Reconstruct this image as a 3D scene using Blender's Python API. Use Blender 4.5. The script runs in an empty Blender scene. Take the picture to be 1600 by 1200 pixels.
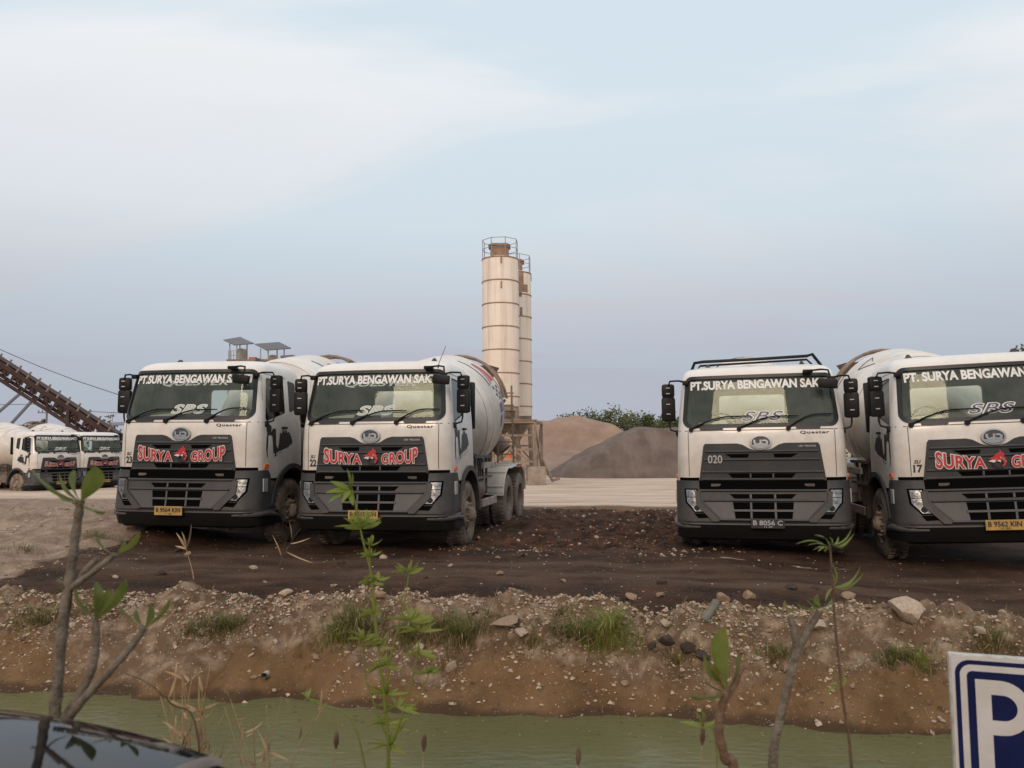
import bpy, bmesh, math, random
import numpy as np
from mathutils import Vector, Matrix
from math import pi, sin, cos, radians

SC = bpy.context.scene
COL = SC.collection
R = radians

# ------------------------------------------------------------------ camera, sky, sun, exposure
FPX, PITCH, ROLL, CAMH, HOR = 1250.0, R(4.55), R(-0.436), 1.57, 699.5
cam_d = bpy.data.cameras.new('camera')
cam = bpy.data.objects.new('camera', cam_d)
COL.objects.link(cam)
cam_d.sensor_width = 36.0
cam_d.lens = FPX / 1600 * 36
cam_d.clip_start, cam_d.clip_end = 0.05, 3000
cam.matrix_world = (Matrix.Translation((0, 0, CAMH)) @ Matrix.Rotation(pi / 2 + PITCH, 4, 'X')
                    @ Matrix.Rotation(ROLL, 4, 'Z'))
cam_d.dof.use_dof = True
cam_d.dof.focus_distance = 13.0
cam_d.dof.aperture_fstop = 4.2
SC.camera = cam

SUN_EL, SUN_AZ = R(27), R(194)          # azimuth clockwise from +Y: behind the camera, a little to its left
sun_d = bpy.data.lights.new('sun', 'SUN')
sun_d.energy, sun_d.angle, sun_d.color = 1.5, R(22), (1.0, 0.76, 0.56)
sun = bpy.data.objects.new('sun', sun_d)
COL.objects.link(sun)
sdir = Vector((sin(SUN_AZ) * cos(SUN_EL), cos(SUN_AZ) * cos(SUN_EL), sin(SUN_EL)))
sun.rotation_euler = sdir.to_track_quat('Z', 'Y').to_euler()

W = bpy.data.worlds.new('World')
SC.world = W
W.use_nodes = True
nt = W.node_tree
nt.nodes.clear()
def N(tree, kind, **kw):
    n = tree.nodes.new(kind)
    for k, v in kw.items():
        if k[0] == 'i' and k[1:].isdigit():
            n.inputs[int(k[1:])].default_value = v
        elif hasattr(n, k):
            setattr(n, k, v)
        else:
            n.inputs[k].default_value = v
    return n
def L(tree, a, b):
    tree.links.new(a, b)
def ramp(tree, stops, interp='LINEAR'):
    n = tree.nodes.new('ShaderNodeValToRGB')
    n.color_ramp.interpolation = interp
    e = n.color_ramp.elements
    while len(e) < len(stops):
        e.new(0.5)
    for el, (p, c) in zip(e, stops):
        el.position = p
        el.color = (c, c, c, 1) if not hasattr(c, '__len__') else (*c, 1)
    return n
out = N(nt, 'ShaderNodeOutputWorld')
bg = N(nt, 'ShaderNodeBackground')
bg.inputs[1].default_value = 0.1
sky = N(nt, 'ShaderNodeTexSky', sky_type='NISHITA', sun_disc=False, sun_elevation=SUN_EL,
        sun_rotation=SUN_AZ, air_density=1.0, dust_density=1.5, ozone_density=1.0)
SKYLOC = (7.75, 0.8, 0)
tc = N(nt, 'ShaderNodeTexCoord')
sep = N(nt, 'ShaderNodeSeparateXYZ')
L(nt, tc.outputs['Generated'], sep.inputs[0])
# cloud deck coordinates: direction projected on a high flat layer
den = N(nt, 'ShaderNodeMath', operation='MAXIMUM', i1=0.0)
L(nt, sep.outputs[2], den.inputs[0])
den2 = N(nt, 'ShaderNodeMath', operation='ADD', i1=0.16)
L(nt, den.outputs[0], den2.inputs[0])
px = N(nt, 'ShaderNodeMath', operation='DIVIDE')
py = N(nt, 'ShaderNodeMath', operation='DIVIDE')
L(nt, sep.outputs[0], px.inputs[0]); L(nt, den2.outputs[0], px.inputs[1])
L(nt, sep.outputs[1], py.inputs[0]); L(nt, den2.outputs[0], py.inputs[1])
comb = N(nt, 'ShaderNodeCombineXYZ')
L(nt, px.outputs[0], comb.inputs[0]); L(nt, py.outputs[0], comb.inputs[1])
mp = N(nt, 'ShaderNodeMapping')
mp.inputs['Location'].default_value = SKYLOC
mp.inputs['Rotation'].default_value = (0, 0, R(35))
mp.inputs['Scale'].default_value = (0.55, 1.25, 1)
L(nt, comb.outputs[0], mp.inputs[0])
nz = N(nt, 'ShaderNodeTexNoise', Scale=1.15, Detail=7.0, Roughness=0.50, Distortion=0.6)
L(nt, mp.outputs[0], nz.inputs['Vector'])
cov = ramp(nt, [(0.40, 0.0), (0.62, 1.0)], 'EASE')
L(nt, nz.outputs[0], cov.inputs[0])
nz2 = N(nt, 'ShaderNodeTexNoise', Scale=1.7, Detail=6.0, Roughness=0.5, Distortion=0.4)
mp2 = N(nt, 'ShaderNodeMapping')
mp2.inputs['Location'].default_value = (3.1, 1.7, 0)
mp2.inputs['Scale'].default_value = (0.5, 1.1, 1)
L(nt, comb.outputs[0], mp2.inputs[0]); L(nt, mp2.outputs[0], nz2.inputs['Vector'])
pinkf = ramp(nt, [(0.52, 0.0), (0.72, 0.55)], 'EASE')
L(nt, nz2.outputs[0], pinkf.inputs[0])
K = 10.0
def kc(r, g, b): return (r * 1.09, g * 1.085, b * 1.07)
# thin veil (between the clouds) and cloud colours, by elevation
veil = ramp(nt, [(0.0, kc(.38, .43, .53)), (0.08, kc(.41, .45, .52)), (0.16, kc(.49, .545, .615)), (0.27, kc(.61, .695, .76)),
                 (0.42, kc(.64, .74, .82)), (0.6, kc(.64, .74, .84)), (1.0, kc(.58, .68, .82))])
cld = ramp(nt, [(0.0, kc(.42, .43, .51)), (0.10, kc(.42, .43, .52)), (0.18, kc(.54, .55, .61)), (0.28, kc(.70, .73, .78)),
                (0.45, kc(.83, .85, .88)), (0.7, kc(.84, .86, .89)), (1.0, kc(.80, .82, .86))])
L(nt, sep.outputs[2], veil.inputs[0]); L(nt, sep.outputs[2], cld.inputs[0])
pink = N(nt, 'ShaderNodeMix', data_type='RGBA')
pink.inputs[7].default_value = (.66, .58, .62, 1)
lowp = ramp(nt, [(0.0, 0.15), (0.12, .25), (0.2, .75), (0.30, 0.2), (0.5, 0.0)])
L(nt, sep.outputs[2], lowp.inputs[0])
pm = N(nt, 'ShaderNodeMath', operation='MULTIPLY')
L(nt, pinkf.outputs[0], pm.inputs[0]); L(nt, lowp.outputs[0], pm.inputs[1])
L(nt, pm.outputs[0], pink.inputs[0]); L(nt, cld.outputs[0], pink.inputs[6])
mixc = N(nt, 'ShaderNodeMix', data_type='RGBA')
L(nt, cov.outputs[0], mixc.inputs[0]); L(nt, veil.outputs[0], mixc.inputs[6]); L(nt, pink.outputs[2], mixc.inputs[7])
sc10 = N(nt, 'ShaderNodeVectorMath', operation='SCALE')
sc10.inputs['Scale'].default_value = 10.0
L(nt, mixc.outputs[2], sc10.inputs[0])
mixs = N(nt, 'ShaderNodeMix', data_type='RGBA')
mixs.inputs[0].default_value = 0.94
L(nt, sky.outputs[0], mixs.inputs[6]); L(nt, sc10.outputs[0], mixs.inputs[7])
L(nt, mixs.outputs[2], bg.inputs[0])
L(nt, bg.outputs[0], out.inputs[0])

SC.view_settings.view_transform = 'Standard'
SC.view_settings.look = 'None'
SC.view_settings.exposure = 0.0
SC.view_settings.gamma = 1.0
SC.render.resolution_x, SC.render.resolution_y = 1024, 768
SC.cycles.max_bounces = 8
SC.cycles.transparent_max_bounces = 12
SC.cycles.caustics_reflective = False
SC.cycles.caustics_refractive = False

# ------------------------------------------------------------------ helpers
CM = np.array(cam.matrix_world)
def ray(x, y):
    d = CM[:3, :3] @ np.array([(x - 800) / FPX, (600 - y) / FPX, -1.0])
    return d
def at(x, y, D):
    """world point D metres in front (along +Y) seen at photo pixel x, y"""
    d = ray(x, y)
    return Vector(CM[:3, 3] + d * (D / d[1]))
def hit(x, y, z):
    d = ray(x, y)
    return Vector(CM[:3, 3] + d * ((z - CM[2, 3]) / d[2]))
SITE = R(9.3)
def site(u, w, z=0.0):
    return Vector((u * cos(SITE) + w * sin(SITE), -u * sin(SITE) + w * cos(SITE), z))
def to_site(X, Y):
    return X * cos(SITE) - Y * sin(SITE), X * sin(SITE) + Y * cos(SITE)

def hermite(pts):
    xs = np.array([p[0] for p in pts], float); ys = np.array([p[1] for p in pts], float)
    d = np.diff(ys) / np.diff(xs)
    m = np.zeros(len(xs)); m[0] = d[0]; m[-1] = d[-1]
    for i in range(1, len(xs) - 1):
        m[i] = 0 if d[i - 1] * d[i] <= 0 else 2 * d[i - 1] * d[i] / (d[i - 1] + d[i])
    def f(x):
        x = min(max(x, xs[0]), xs[-1])
        i = int(min(max(np.searchsorted(xs, x) - 1, 0), len(xs) - 2))
        h = xs[i + 1] - xs[i]; t = (x - xs[i]) / h
        return float((2*t**3-3*t**2+1)*ys[i] + (t**3-2*t**2+t)*h*m[i] + (-2*t**3+3*t**2)*ys[i+1] + (t**3-t**2)*h*m[i+1])
    return f

class MB:
    """collects simple shapes into one mesh"""
    def __init__(s): s.v = []; s.f = []; s.m = []
    def add(s, verts, faces, mi=0):
        o = len(s.v); s.v += [tuple(v) for v in verts]
        s.f += [tuple(i + o for i in f) for f in faces]; s.m += [mi] * len(faces)
        return s
    def box(s, c, d, rot=None, mi=0, bev=0.0):
        x, y, z = (q / 2 for q in d)
        if bev > 0:
            b = min(bev, x * .9, y * .9, z * .9)
            bm = bmesh.new()
            bmesh.ops.create_cube(bm, size=1)
            for v in bm.verts: v.co = Vector((v.co.x * 2 * x, v.co.y * 2 * y, v.co.z * 2 * z))
            bmesh.ops.bevel(bm, geom=bm.edges[:], offset=b, segments=2, affect='EDGES', profile=.6)
            vs = [v.co.copy() for v in bm.verts]; bm.verts.index_update()
            fs = [[v.index for v in f.verts] for f in bm.faces]; bm.free()
        else:
            vs = [Vector((i * x, j * y, k * z)) for i in (-1, 1) for j in (-1, 1) for k in (-1, 1)]
            fs = [(0,1,3,2),(4,6,7,5),(0,4,5,1),(2,3,7,6),(0,2,6,4),(1,5,7,3)]
        if rot is not None:
            M = rot if isinstance(rot, Matrix) else Matrix.Rotation(rot, 3, 'Z')
            vs = [M @ v for v in vs]
        c = Vector(c)
        return s.add([v + c for v in vs], fs, mi)
    def bar(s, a, b, w, h=None, mi=0):
        a, b = Vector(a), Vector(b); d = b - a; h = h or w
        q = d.to_track_quat('Y', 'Z').to_matrix()
        return s.box((a + b) / 2, (w, d.length, h), q, mi)
    def tube(s, pts, r, n=8, cap=True, mi=0):
        P = [Vector(p) for p in pts]
        rs = list(r) if hasattr(r, '__len__') else [r] * len(P)
        vs, fs = [], []
        ref = None
        for i, p in enumerate(P):
            t = (P[min(i + 1, len(P) - 1)] - P[max(i - 1, 0)]).normalized()
            if ref is None: ref = t.orthogonal().normalized()
            ref = (ref - t * ref.dot(t))
            ref = ref.normalized() if ref.length > 1e-6 else t.orthogonal().normalized()
            b = t.cross(ref)
            for k in range(n):
                an = 2 * pi * k / n
                vs.append(p + (ref * cos(an) + b * sin(an)) * rs[i])
        for i in range(len(P) - 1):
            for k in range(n):
                fs.append((i*n+k, i*n+(k+1) % n, (i+1)*n+(k+1) % n, (i+1)*n+k))
        if cap:
            fs.append(tuple(range(n - 1, -1, -1))); fs.append(tuple((len(P)-1)*n + k for k in range(n)))
        return s.add(vs, fs, mi)
    def lathe(s, prof, M=None, n=32, mi=0, mis=None):
        """profile [(t, r)] revolved about local X after matrix M"""
        vs, fs = [], []
        for t, r in prof:
            for k in range(n):
                an = 2 * pi * k / n
                vs.append(Vector((t, r * cos(an), r * sin(an))))
        o = len(s.v)
        for i in range(len(prof) - 1):
            for k in range(n):
                fs.append((i*n+k, i*n+(k+1) % n, (i+1)*n+(k+1) % n, (i+1)*n+k))
        if M is not None: vs = [M @ v for v in vs]
        s.add(vs, fs, mi)
        return s
    def prism(s, poly, f, d0, d1, mi=0):
        """polygon extruded; f(p, d) -> point"""
        n = len(poly)
        vs = [f(p, d0) for p in poly] + [f(p, d1) for p in poly]
        fs = [tuple(range(n)), tuple(range(2*n-1, n-1, -1))]
        fs += [(i, i + n, (i + 1) % n + n, (i + 1) % n) for i in range(n)]
        return s.add(vs, fs, mi)
    def mesh(s, name, mats, smooth=None):
        me = bpy.data.meshes.new(name)
        me.from_pydata([tuple(v) for v in s.v], [], s.f)
        for m in (mats if isinstance(mats, (list, tuple)) else [mats]): me.materials.append(m)
        me.polygons.foreach_set('material_index', s.m)
        bm = bmesh.new(); bm.from_mesh(me)
        bmesh.ops.recalc_face_normals(bm, faces=bm.faces[:]); bm.to_mesh(me); bm.free()
        if smooth is not None:
            me.polygons.foreach_set('use_smooth', [True] * len(me.polygons))
            me.set_sharp_from_angle(angle=R(smooth))
        me.update()
        return me
    def build(s, name, mats, parent=None, smooth=None, loc=None):
        return link(name, s.mesh(name, mats, smooth), parent, loc)

def link(name, me, parent=None, loc=None):
    o = bpy.data.objects.new(name, me); COL.objects.link(o)
    if parent is not None: o.parent = parent
    if loc is not None: o.location = loc
    return o
def empty(name, loc=(0, 0, 0), rot=(0, 0, 0)):
    o = bpy.data.objects.new(name, None); COL.objects.link(o)
    o.location = loc; o.rotation_euler = rot; o.empty_display_size = .2
    return o
def tag(o, label=None, cat=None, group=None, kind=None):
    if label: o['label'] = label
    if cat: o['category'] = cat
    if group: o['group'] = group
    if kind: o['kind'] = kind
    return o
def copy_tree(o, parent=None, skip=()):
    c = o.copy(); COL.objects.link(c)
    if parent is not None: c.parent = parent
    for ch in list(o.children):
        if ch.name.split('.')[0] in skip: continue
        copy_tree(ch, c, skip)
    return c

# ---- numpy value noise
def _h(i, j, s):
    n = (i * 374761393 + j * 668265263 + s * 974634721) & 0xFFFFFFFF
    n = ((n ^ (n >> 13)) * 1274126177) & 0xFFFFFFFF
    return ((n ^ (n >> 16)) & 0xFFFF) / 65535.0
def vnoise(x, y, s=0):
    x = np.asarray(x, float); y = np.asarray(y, float)
    i = np.floor(x).astype(np.int64); j = np.floor(y).astype(np.int64)
    fx = x - i; fy = y - j
    fx = fx*fx*fx*(fx*(fx*6-15)+10); fy = fy*fy*fy*(fy*(fy*6-15)+10)
    a = _h(i, j, s); b = _h(i+1, j, s); c = _h(i, j+1, s); d = _h(i+1, j+1, s)
    return (a*(1-fx)+b*fx)*(1-fy) + (c*(1-fx)+d*fx)*fy - .5
def fbm(x, y, o=4, s=0, g=.5):
    t = 0; a = 1.0
    for k in range(o):
        t = t + a * vnoise(x * 2**k + 17.3*k, y * 2**k - 9.1*k, s + k); a *= g
    return t
def sst(a, b, x):
    t = np.clip((np.asarray(x, float) - a) / (b - a), 0, 1); return t*t*(3-2*t)

# ------------------------------------------------------------------ materials
def new_mat(name):
    m = bpy.data.materials.new(name); m.use_nodes = True
    t = m.node_tree; b = t.nodes['Principled BSDF']
    return m, t, b
def mat(name, col, rough=.5, metal=0.0, col2=None, scale=3.0, lo=.4, hi=.65, detail=6, bump=0.0, bscale=40, coat=0.0,
        streak=None, spec=None, rvar=0.0, coord='Object', stretch=(1, 1, 1)):
    m, t, b = new_mat(name)
    b.inputs['Roughness'].default_value = rough
    b.inputs['Metallic'].default_value = metal
    b.inputs['Coat Weight'].default_value = coat
    b.inputs['Coat Roughness'].default_value = .08
    if spec is not None: b.inputs['Specular IOR Level'].default_value = spec
    b.inputs['Base Color'].default_value = (*col, 1)
    t_c = N(t, 'ShaderNodeTexCoord')
    mp = N(t, 'ShaderNodeMapping'); mp.inputs['Scale'].default_value = stretch
    L(t, t_c.outputs[coord], mp.inputs[0])
    if col2 is not None:
        n = N(t, 'ShaderNodeTexNoise', Scale=scale, Detail=float(detail), Roughness=.6)
        L(t, mp.outputs[0], n.inputs['Vector'])
        r = ramp(t, [(lo, 0.0), (hi, 1.0)])
        L(t, n.outputs[0], r.inputs[0])
        mx = N(t, 'ShaderNodeMix', data_type='RGBA')
        mx.inputs[6].default_value = (*col, 1); mx.inputs[7].default_value = (*col2, 1)
        L(t, r.outputs[0], mx.inputs[0])
        src = mx.outputs[2]
        if streak is not None:
            n2 = N(t, 'ShaderNodeTexNoise', Scale=1.0, Detail=5.0, Roughness=.65)
            mp2 = N(t, 'ShaderNodeMapping'); mp2.inputs['Scale'].default_value = streak[1]
            L(t, t_c.outputs[coord], mp2.inputs[0]); L(t, mp2.outputs[0], n2.inputs['Vector'])
            r2 = ramp(t, [(streak[2], 0.0), (streak[3], streak[4])])
            L(t, n2.outputs[0], r2.inputs[0])
            m2 = N(t, 'ShaderNodeMix', data_type='RGBA')
            m2.inputs[7].default_value = (*streak[0], 1)
            L(t, r2.outputs[0], m2.inputs[0]); L(t, src, m2.inputs[6]); src = m2.outputs[2]
        L(t, src, b.inputs['Base Color'])
        if rvar:
            ma = N(t, 'ShaderNodeMath', operation='MULTIPLY_ADD', i1=rvar, i2=rough)
            L(t, r.outputs[0], ma.inputs[0]); L(t, ma.outputs[0], b.inputs['Roughness'])
    if bump:
        n3 = N(t, 'ShaderNodeTexNoise', Scale=bscale, Detail=4.0, Roughness=.6)
        L(t, t_c.outputs[coord], n3.inputs['Vector'])
        bp = N(t, 'ShaderNodeBump', Strength=bump, Distance=.02)
        L(t, n3.outputs[0], bp.inputs['Height']); L(t, bp.outputs[0], b.inputs['Normal'])
    return m

M = {}
def add_dirt(m, col, z0, z1, amt, scale=3.5):
    t = m.node_tree; b = t.nodes['Principled BSDF']
    c = N(t, 'ShaderNodeTexCoord'); sp = N(t, 'ShaderNodeSeparateXYZ'); L(t, c.outputs['Object'], sp.inputs[0])
    mr = N(t, 'ShaderNodeMapRange'); mr.inputs[1].default_value = z1; mr.inputs[2].default_value = z0; L(t, sp.outputs[2], mr.inputs[0])
    oi = N(t, 'ShaderNodeObjectInfo'); n = N(t, 'ShaderNodeTexNoise', Scale=scale, Detail=8.0, Roughness=.68); n.noise_dimensions = '4D'
    mw = N(t, 'ShaderNodeMath', operation='MULTIPLY', i1=40.0); L(t, oi.outputs['Random'], mw.inputs[0]); L(t, mw.outputs[0], n.inputs['W'])
    L(t, c.outputs['Object'], n.inputs['Vector'])
    ad = N(t, 'ShaderNodeMath', operation='MULTIPLY_ADD', i1=.62); L(t, mr.outputs[0], ad.inputs[0]); L(t, n.outputs[0], ad.inputs[2])
    r = ramp(t, [(.56, 0.0), (.98, amt)]); L(t, ad.outputs[0], r.inputs[0])
    mx = N(t, 'ShaderNodeMix', data_type='RGBA'); L(t, r.outputs[0], mx.inputs[0]); mx.inputs[7].default_value = (*col, 1)
    lk = b.inputs['Base Color'].links
    if lk: L(t, lk[0].from_socket, mx.inputs[6])
    else: mx.inputs[6].default_value = b.inputs['Base Color'].default_value
    L(t, mx.outputs[2], b.inputs['Base Color'])
M['cab'] = mat('cab_paint', (.80, .755, .69), .32, col2=(.70, .63, .54), scale=1.6, lo=.42, hi=.8, coat=.35, rvar=.2,
               streak=((.42, .33, .25), (5, 5, .7), .56, .80, .30))
M['drum'] = mat('drum_paint', (.76, .72, .66), .45, col2=(.64, .56, .48), scale=1.1, lo=.4, hi=.75, coat=.1, rvar=.15,
                streak=((.36, .28, .21), (1.2, 1.2, 1.2), .56, .8, .35))
M['inner'] = mat('cab_lining', (.15, .16, .145), .8, col2=(.22, .225, .20), scale=4)
M['dark'] = mat('charcoal_plastic', (.040, .041, .042), .5, col2=(.062, .058, .055), scale=2.5, lo=.45, hi=.8, bump=.08, bscale=120, spec=.3)
M['mid'] = mat('grey_plastic', (.066, .066, .067), .45, col2=(.088, .082, .077), scale=3, lo=.45, hi=.8, spec=.4)
M['black'] = mat('black_plastic', (.009, .0085, .0085), .5, col2=(.018, .015, .013), scale=4, lo=.5, hi=.85, spec=.22)
M['rubber'] = mat('window_rubber', (.012, .012, .012), .45)
M['flat_black'] = mat('recess_shade_black', (.003, .003, .003), .9, spec=.04)  # near-black carrying the shade of slots, gaps and rim holes; also bezels
M['chrome'] = mat('chrome', (.52, .51, .49), .24, 1.0)
M['reflector'] = mat('lamp_reflector', (.46, .46, .45), .3, .6, col2=(.20, .20, .20), scale=16, lo=.42, hi=.6, bump=.35, bscale=18)
M['ghost'] = mat('faded_vinyl', (.42, .48, .42), .6)
M['white'] = mat('white_vinyl', (.80, .79, .76), .5)
M['red'] = mat('red_vinyl', (.50, .022, .028), .5)
M['navy'] = mat('navy_vinyl', (.045, .055, .12), .45)
M['ink'] = mat('black_vinyl', (.015, .014, .016), .5)
M['silver'] = mat('silver_print', (.42, .42, .41), .4, .4)
M['dim'] = mat('dim_reflector', (.16, .16, .155), .3, .6)
M['orange'] = mat('orange_lens', (.70, .12, .03), .25)
M['redlens'] = mat('red_lens', (.42, .05, .04), .3)
M['plate_y'] = mat('yellow_plate', (.47, .29, .075), .6, col2=(.36, .22, .07), scale=9)
M['plate_k'] = mat('black_plate', (.02, .02, .02), .4)
M['tyre'] = mat('muddy_tyre', (.045, .036, .03), .85, col2=(.27, .195, .135), scale=4, lo=.34, hi=.58, bump=.3, bscale=30)
M['rim'] = mat('muddy_rim', (.30, .235, .18), .75, col2=(.15, .105, .075), scale=8, lo=.4, hi=.65)
M['tyre_pale'] = mat('dusty_tyre', (.26, .20, .155), .9, col2=(.13, .10, .078), scale=5, lo=.42, hi=.7, bump=.3, bscale=30)
M['chassis'] = mat('chassis_steel', (.035, .031, .028), .6, col2=(.12, .088, .065), scale=5, lo=.45, hi=.75)
M['frame_pale'] = mat('dusty_frame_steel', (.46, .40, .34), .65, col2=(.24, .17, .12), scale=5, lo=.42, hi=.7)
M['rustframe'] = mat('dirty_steel', (.20, .145, .105), .75, col2=(.30, .225, .165), scale=4, lo=.4, hi=.65)
add_dirt(M['cab'], (.36, .285, .215), .9, 2.4, .42); add_dirt(M['dark'], (.105, .092, .082), .25, 1.5, .5, 5); add_dirt(M['mid'], (.115, .10, .09), .3, 1.6, .45, 5); add_dirt(M['drum'], (.36, .28, .21), 1.0, 3.6, .7, 2.2)
add_dirt(M['chassis'], (.24, .175, .125), .2, 1.6, .8, 4); add_dirt(M['white'], (.40, .34, .28), .4, 3.2, .5, 9); add_dirt(M['red'], (.30, .10, .08), .6, 2.4, .2, 9)
M['paper'] = mat('paper', (.55, .58, .52), .8)
M['seat'] = mat('seat_cloth', (.05, .05, .05), .9)

def glass(name, tint, fres=1.45, rough=.02, gl=(.9, .95, .95), dust_veil=0.0):
    m, t, b = new_mat(name); t.nodes.remove(b)
    o = t.nodes['Material Output']
    tr = N(t, 'ShaderNodeBsdfTransparent'); tr.inputs[0].default_value = (*tint, 1)
    g = N(t, 'ShaderNodeBsdfGlossy'); g.inputs['Roughness'].default_value = rough; g.inputs[0].default_value = (*gl, 1)
    lw = N(t, 'ShaderNodeFresnel'); lw.inputs[0].default_value = fres
    mx = N(t, 'ShaderNodeMixShader')
    L(t, lw.outputs[0], mx.inputs[0]); L(t, tr.outputs[0], mx.inputs[1]); L(t, g.outputs[0], mx.inputs[2])
    last = mx
    if dust_veil:
        df = N(t, 'ShaderNodeBsdfDiffuse'); df.inputs[0].default_value = (.40, .43, .37, 1)  # dust film whose pale diffuse colour also paints the reflection veil
        c = N(t, 'ShaderNodeTexCoord'); n = N(t, 'ShaderNodeTexNoise', Scale=2.2, Detail=7.0, Roughness=.6); L(t, c.outputs['Object'], n.inputs['Vector'])
        r = ramp(t, [(.3, dust_veil * .55), (.7, dust_veil * 1.4)]); L(t, n.outputs[0], r.inputs[0])
        last = N(t, 'ShaderNodeMixShader'); L(t, r.outputs[0], last.inputs[0]); L(t, mx.outputs[0], last.inputs[1]); L(t, df.outputs[0], last.inputs[2])
    L(t, last.outputs[0], o.inputs[0])
    return m
M['glass'] = glass('green_tinted_glass', (.74, .80, .70), 1.42, gl=(.80, .90, .76), dust_veil=.15)
M['lens'] = glass('clear_lens', (.9, .9, .9), 1.5)
M['smoke'] = glass('smoked_glass', (.46, .50, .47), 1.6)

# ------------------------------------------------------------------ ground
WPROF = hermite([(-40, 0), (2.3, 0), (2.7, -.04), (4.4, -.80), (5.0, -1.0), (5.9, -1.0), (6.35, -.75), (6.62, -.60), (7.0, -.34),
                 (7.35, -.06), (7.62, .07), (7.95, .04), (8.3, -.03), (9.0, -.02), (13, 0), (20, -.05), (30, -.22), (45, -.28), (1500, -.3)])
_wt = np.concatenate([np.arange(-40, 60, .02), np.arange(60, 1500, 20.)])
_wz = np.array([WPROF(w) for w in _wt])
def ground_h(u, w, fine=True):
    u = np.asarray(u, float); w = np.asarray(w, float)
    bermy = sst(6.3, 6.9, w) * (1 - sst(8.1, 8.7, w))
    ww = w + bermy * (fbm(u * .55, w * .3, 3, 5) * .30) + sst(5.6, 6.4, w) * (1 - sst(6.9, 7.2, w)) * fbm(u * 1.3, 3., 3, 9) * .14
    z = np.interp(ww, _wt, _wz)
    z = z + bermy * fbm(u * .8, w * .8, 2, 21) * .10
    z = z - .16 * sst(.8, 4.2, u) * sst(8.0, 9.5, w) * (1 - sst(20, 30, w))
    z = z + .07 * sst(-2, -6, u) * 0 + .05 * (1 - sst(-6.0, -4.5, u)) * sst(8.5, 10, w) * (1 - sst(18, 26, w))
    # tan hump left of the trucks
    z = z + .30 * (1 - sst(-8.2, -6.6, u)) * sst(10, 13.0, w) * (1 - sst(15, 19, w)) * (.7 + fbm(u * .5, w * .5, 3, 31))
    if fine:
        top = sst(6.9, 7.25, w) * (1 - sst(7.8, 8.3, w))
        z = z + bermy * fbm(u * 2.6, w * 2.6, 4, 41, .6) * .12 + bermy * np.minimum(0, fbm(u * 1.7, w * .35, 3, 45)) * .16 + bermy * fbm(u * 9, w * 9, 3, 47, .6) * .03 + top * np.abs(fbm(u * 7, w * 7, 3, 51, .65)) * .13 + top * fbm(u * 13, w * 13, 2, 55, .6) * .035
        yard = sst(8.2, 8.8, w)
        clod = sst(12.2, 13.0, w) * (1 - sst(19, 22, w)) * sst(-3.5, -2.7, u) * (1 - sst(.3, 1.2, u))
        mudz = yard * (1 - sst(21, 26, w))
        z = z + mudz * (fbm(u * 1.1, w * 1.1, 5, 61) * .055 + np.abs(fbm(u * .5, w * 4.5, 3, 65, .55)) * .035 * (1 - sst(12, 13.5, w))) + clod * np.abs(fbm(u * 2.2, w * 2.2, 5, 71, .62)) * .15 + clod * sst(.05, .35, fbm(u * .7, w * .6, 2, 75)) * .05
        lf = (1 - sst(-8.2, -7.0, u)) * sst(8.5, 9.5, w) * (1 - sst(22, 28, w))
        z = z + lf * (fbm(u * 1.6, w * 1.6, 5, 91, .6) * .13)
        z = z + (1 - sst(2.5, 3.5, w)) * fbm(u * 1.5, w * 1.5, 4, 81) * .03
    return z
def gz(X, Y):
    u, w = to_site(X, Y); return float(ground_h(u, w))

def axis(segs):
    a = [segs[0][0]]
    for x0, x1, st0, st1 in segs:
        x = x0
        while x < x1 - 1e-6:
            t = (x - x0) / (x1 - x0); x = min(x1, x + st0 * (st1 / st0) ** t); a.append(x)
    return np.array(a)
US = axis([(-700, -60, 80, 12), (-60, -14, 6, .5), (-14, -7, .3, .06), (-7, 7.5, .045, .045), (7.5, 14, .06, .4), (14, 60, .5, 6), (60, 700, 12, 80)])
WS = axis([(-60, 2, 6, .25), (2, 6.1, .2, .1), (6.1, 9.0, .033, .04), (9.0, 22, .06, .16), (22, 60, .3, 1.5), (60, 1400, 3, 120)])
UU, WW = np.meshgrid(US, WS)
ZZ = ground_h(UU, WW)
nu, nw = len(US), len(WS)
co = np.empty((nw, nu, 3))
co[..., 0] = UU * cos(SITE) + WW * sin(SITE); co[..., 1] = -UU * sin(SITE) + WW * cos(SITE); co[..., 2] = ZZ
idx = np.arange(nu * nw).reshape(nw, nu)
quads = np.stack([idx[:-1, :-1], idx[:-1, 1:], idx[1:, 1:], idx[1:, :-1]], -1).reshape(-1, 4)
gme = bpy.data.meshes.new('ground')
gme.vertices.add(nu * nw); gme.vertices.foreach_set('co', co.reshape(-1))
gme.loops.add(quads.size); gme.loops.foreach_set('vertex_index', quads.reshape(-1))
gme.polygons.add(len(quads)); gme.polygons.foreach_set('loop_start', np.arange(0, quads.size, 4))
gme.polygons.foreach_set('use_smooth', np.ones(len(quads), bool))
gme.update(calc_edges=True)
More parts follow.
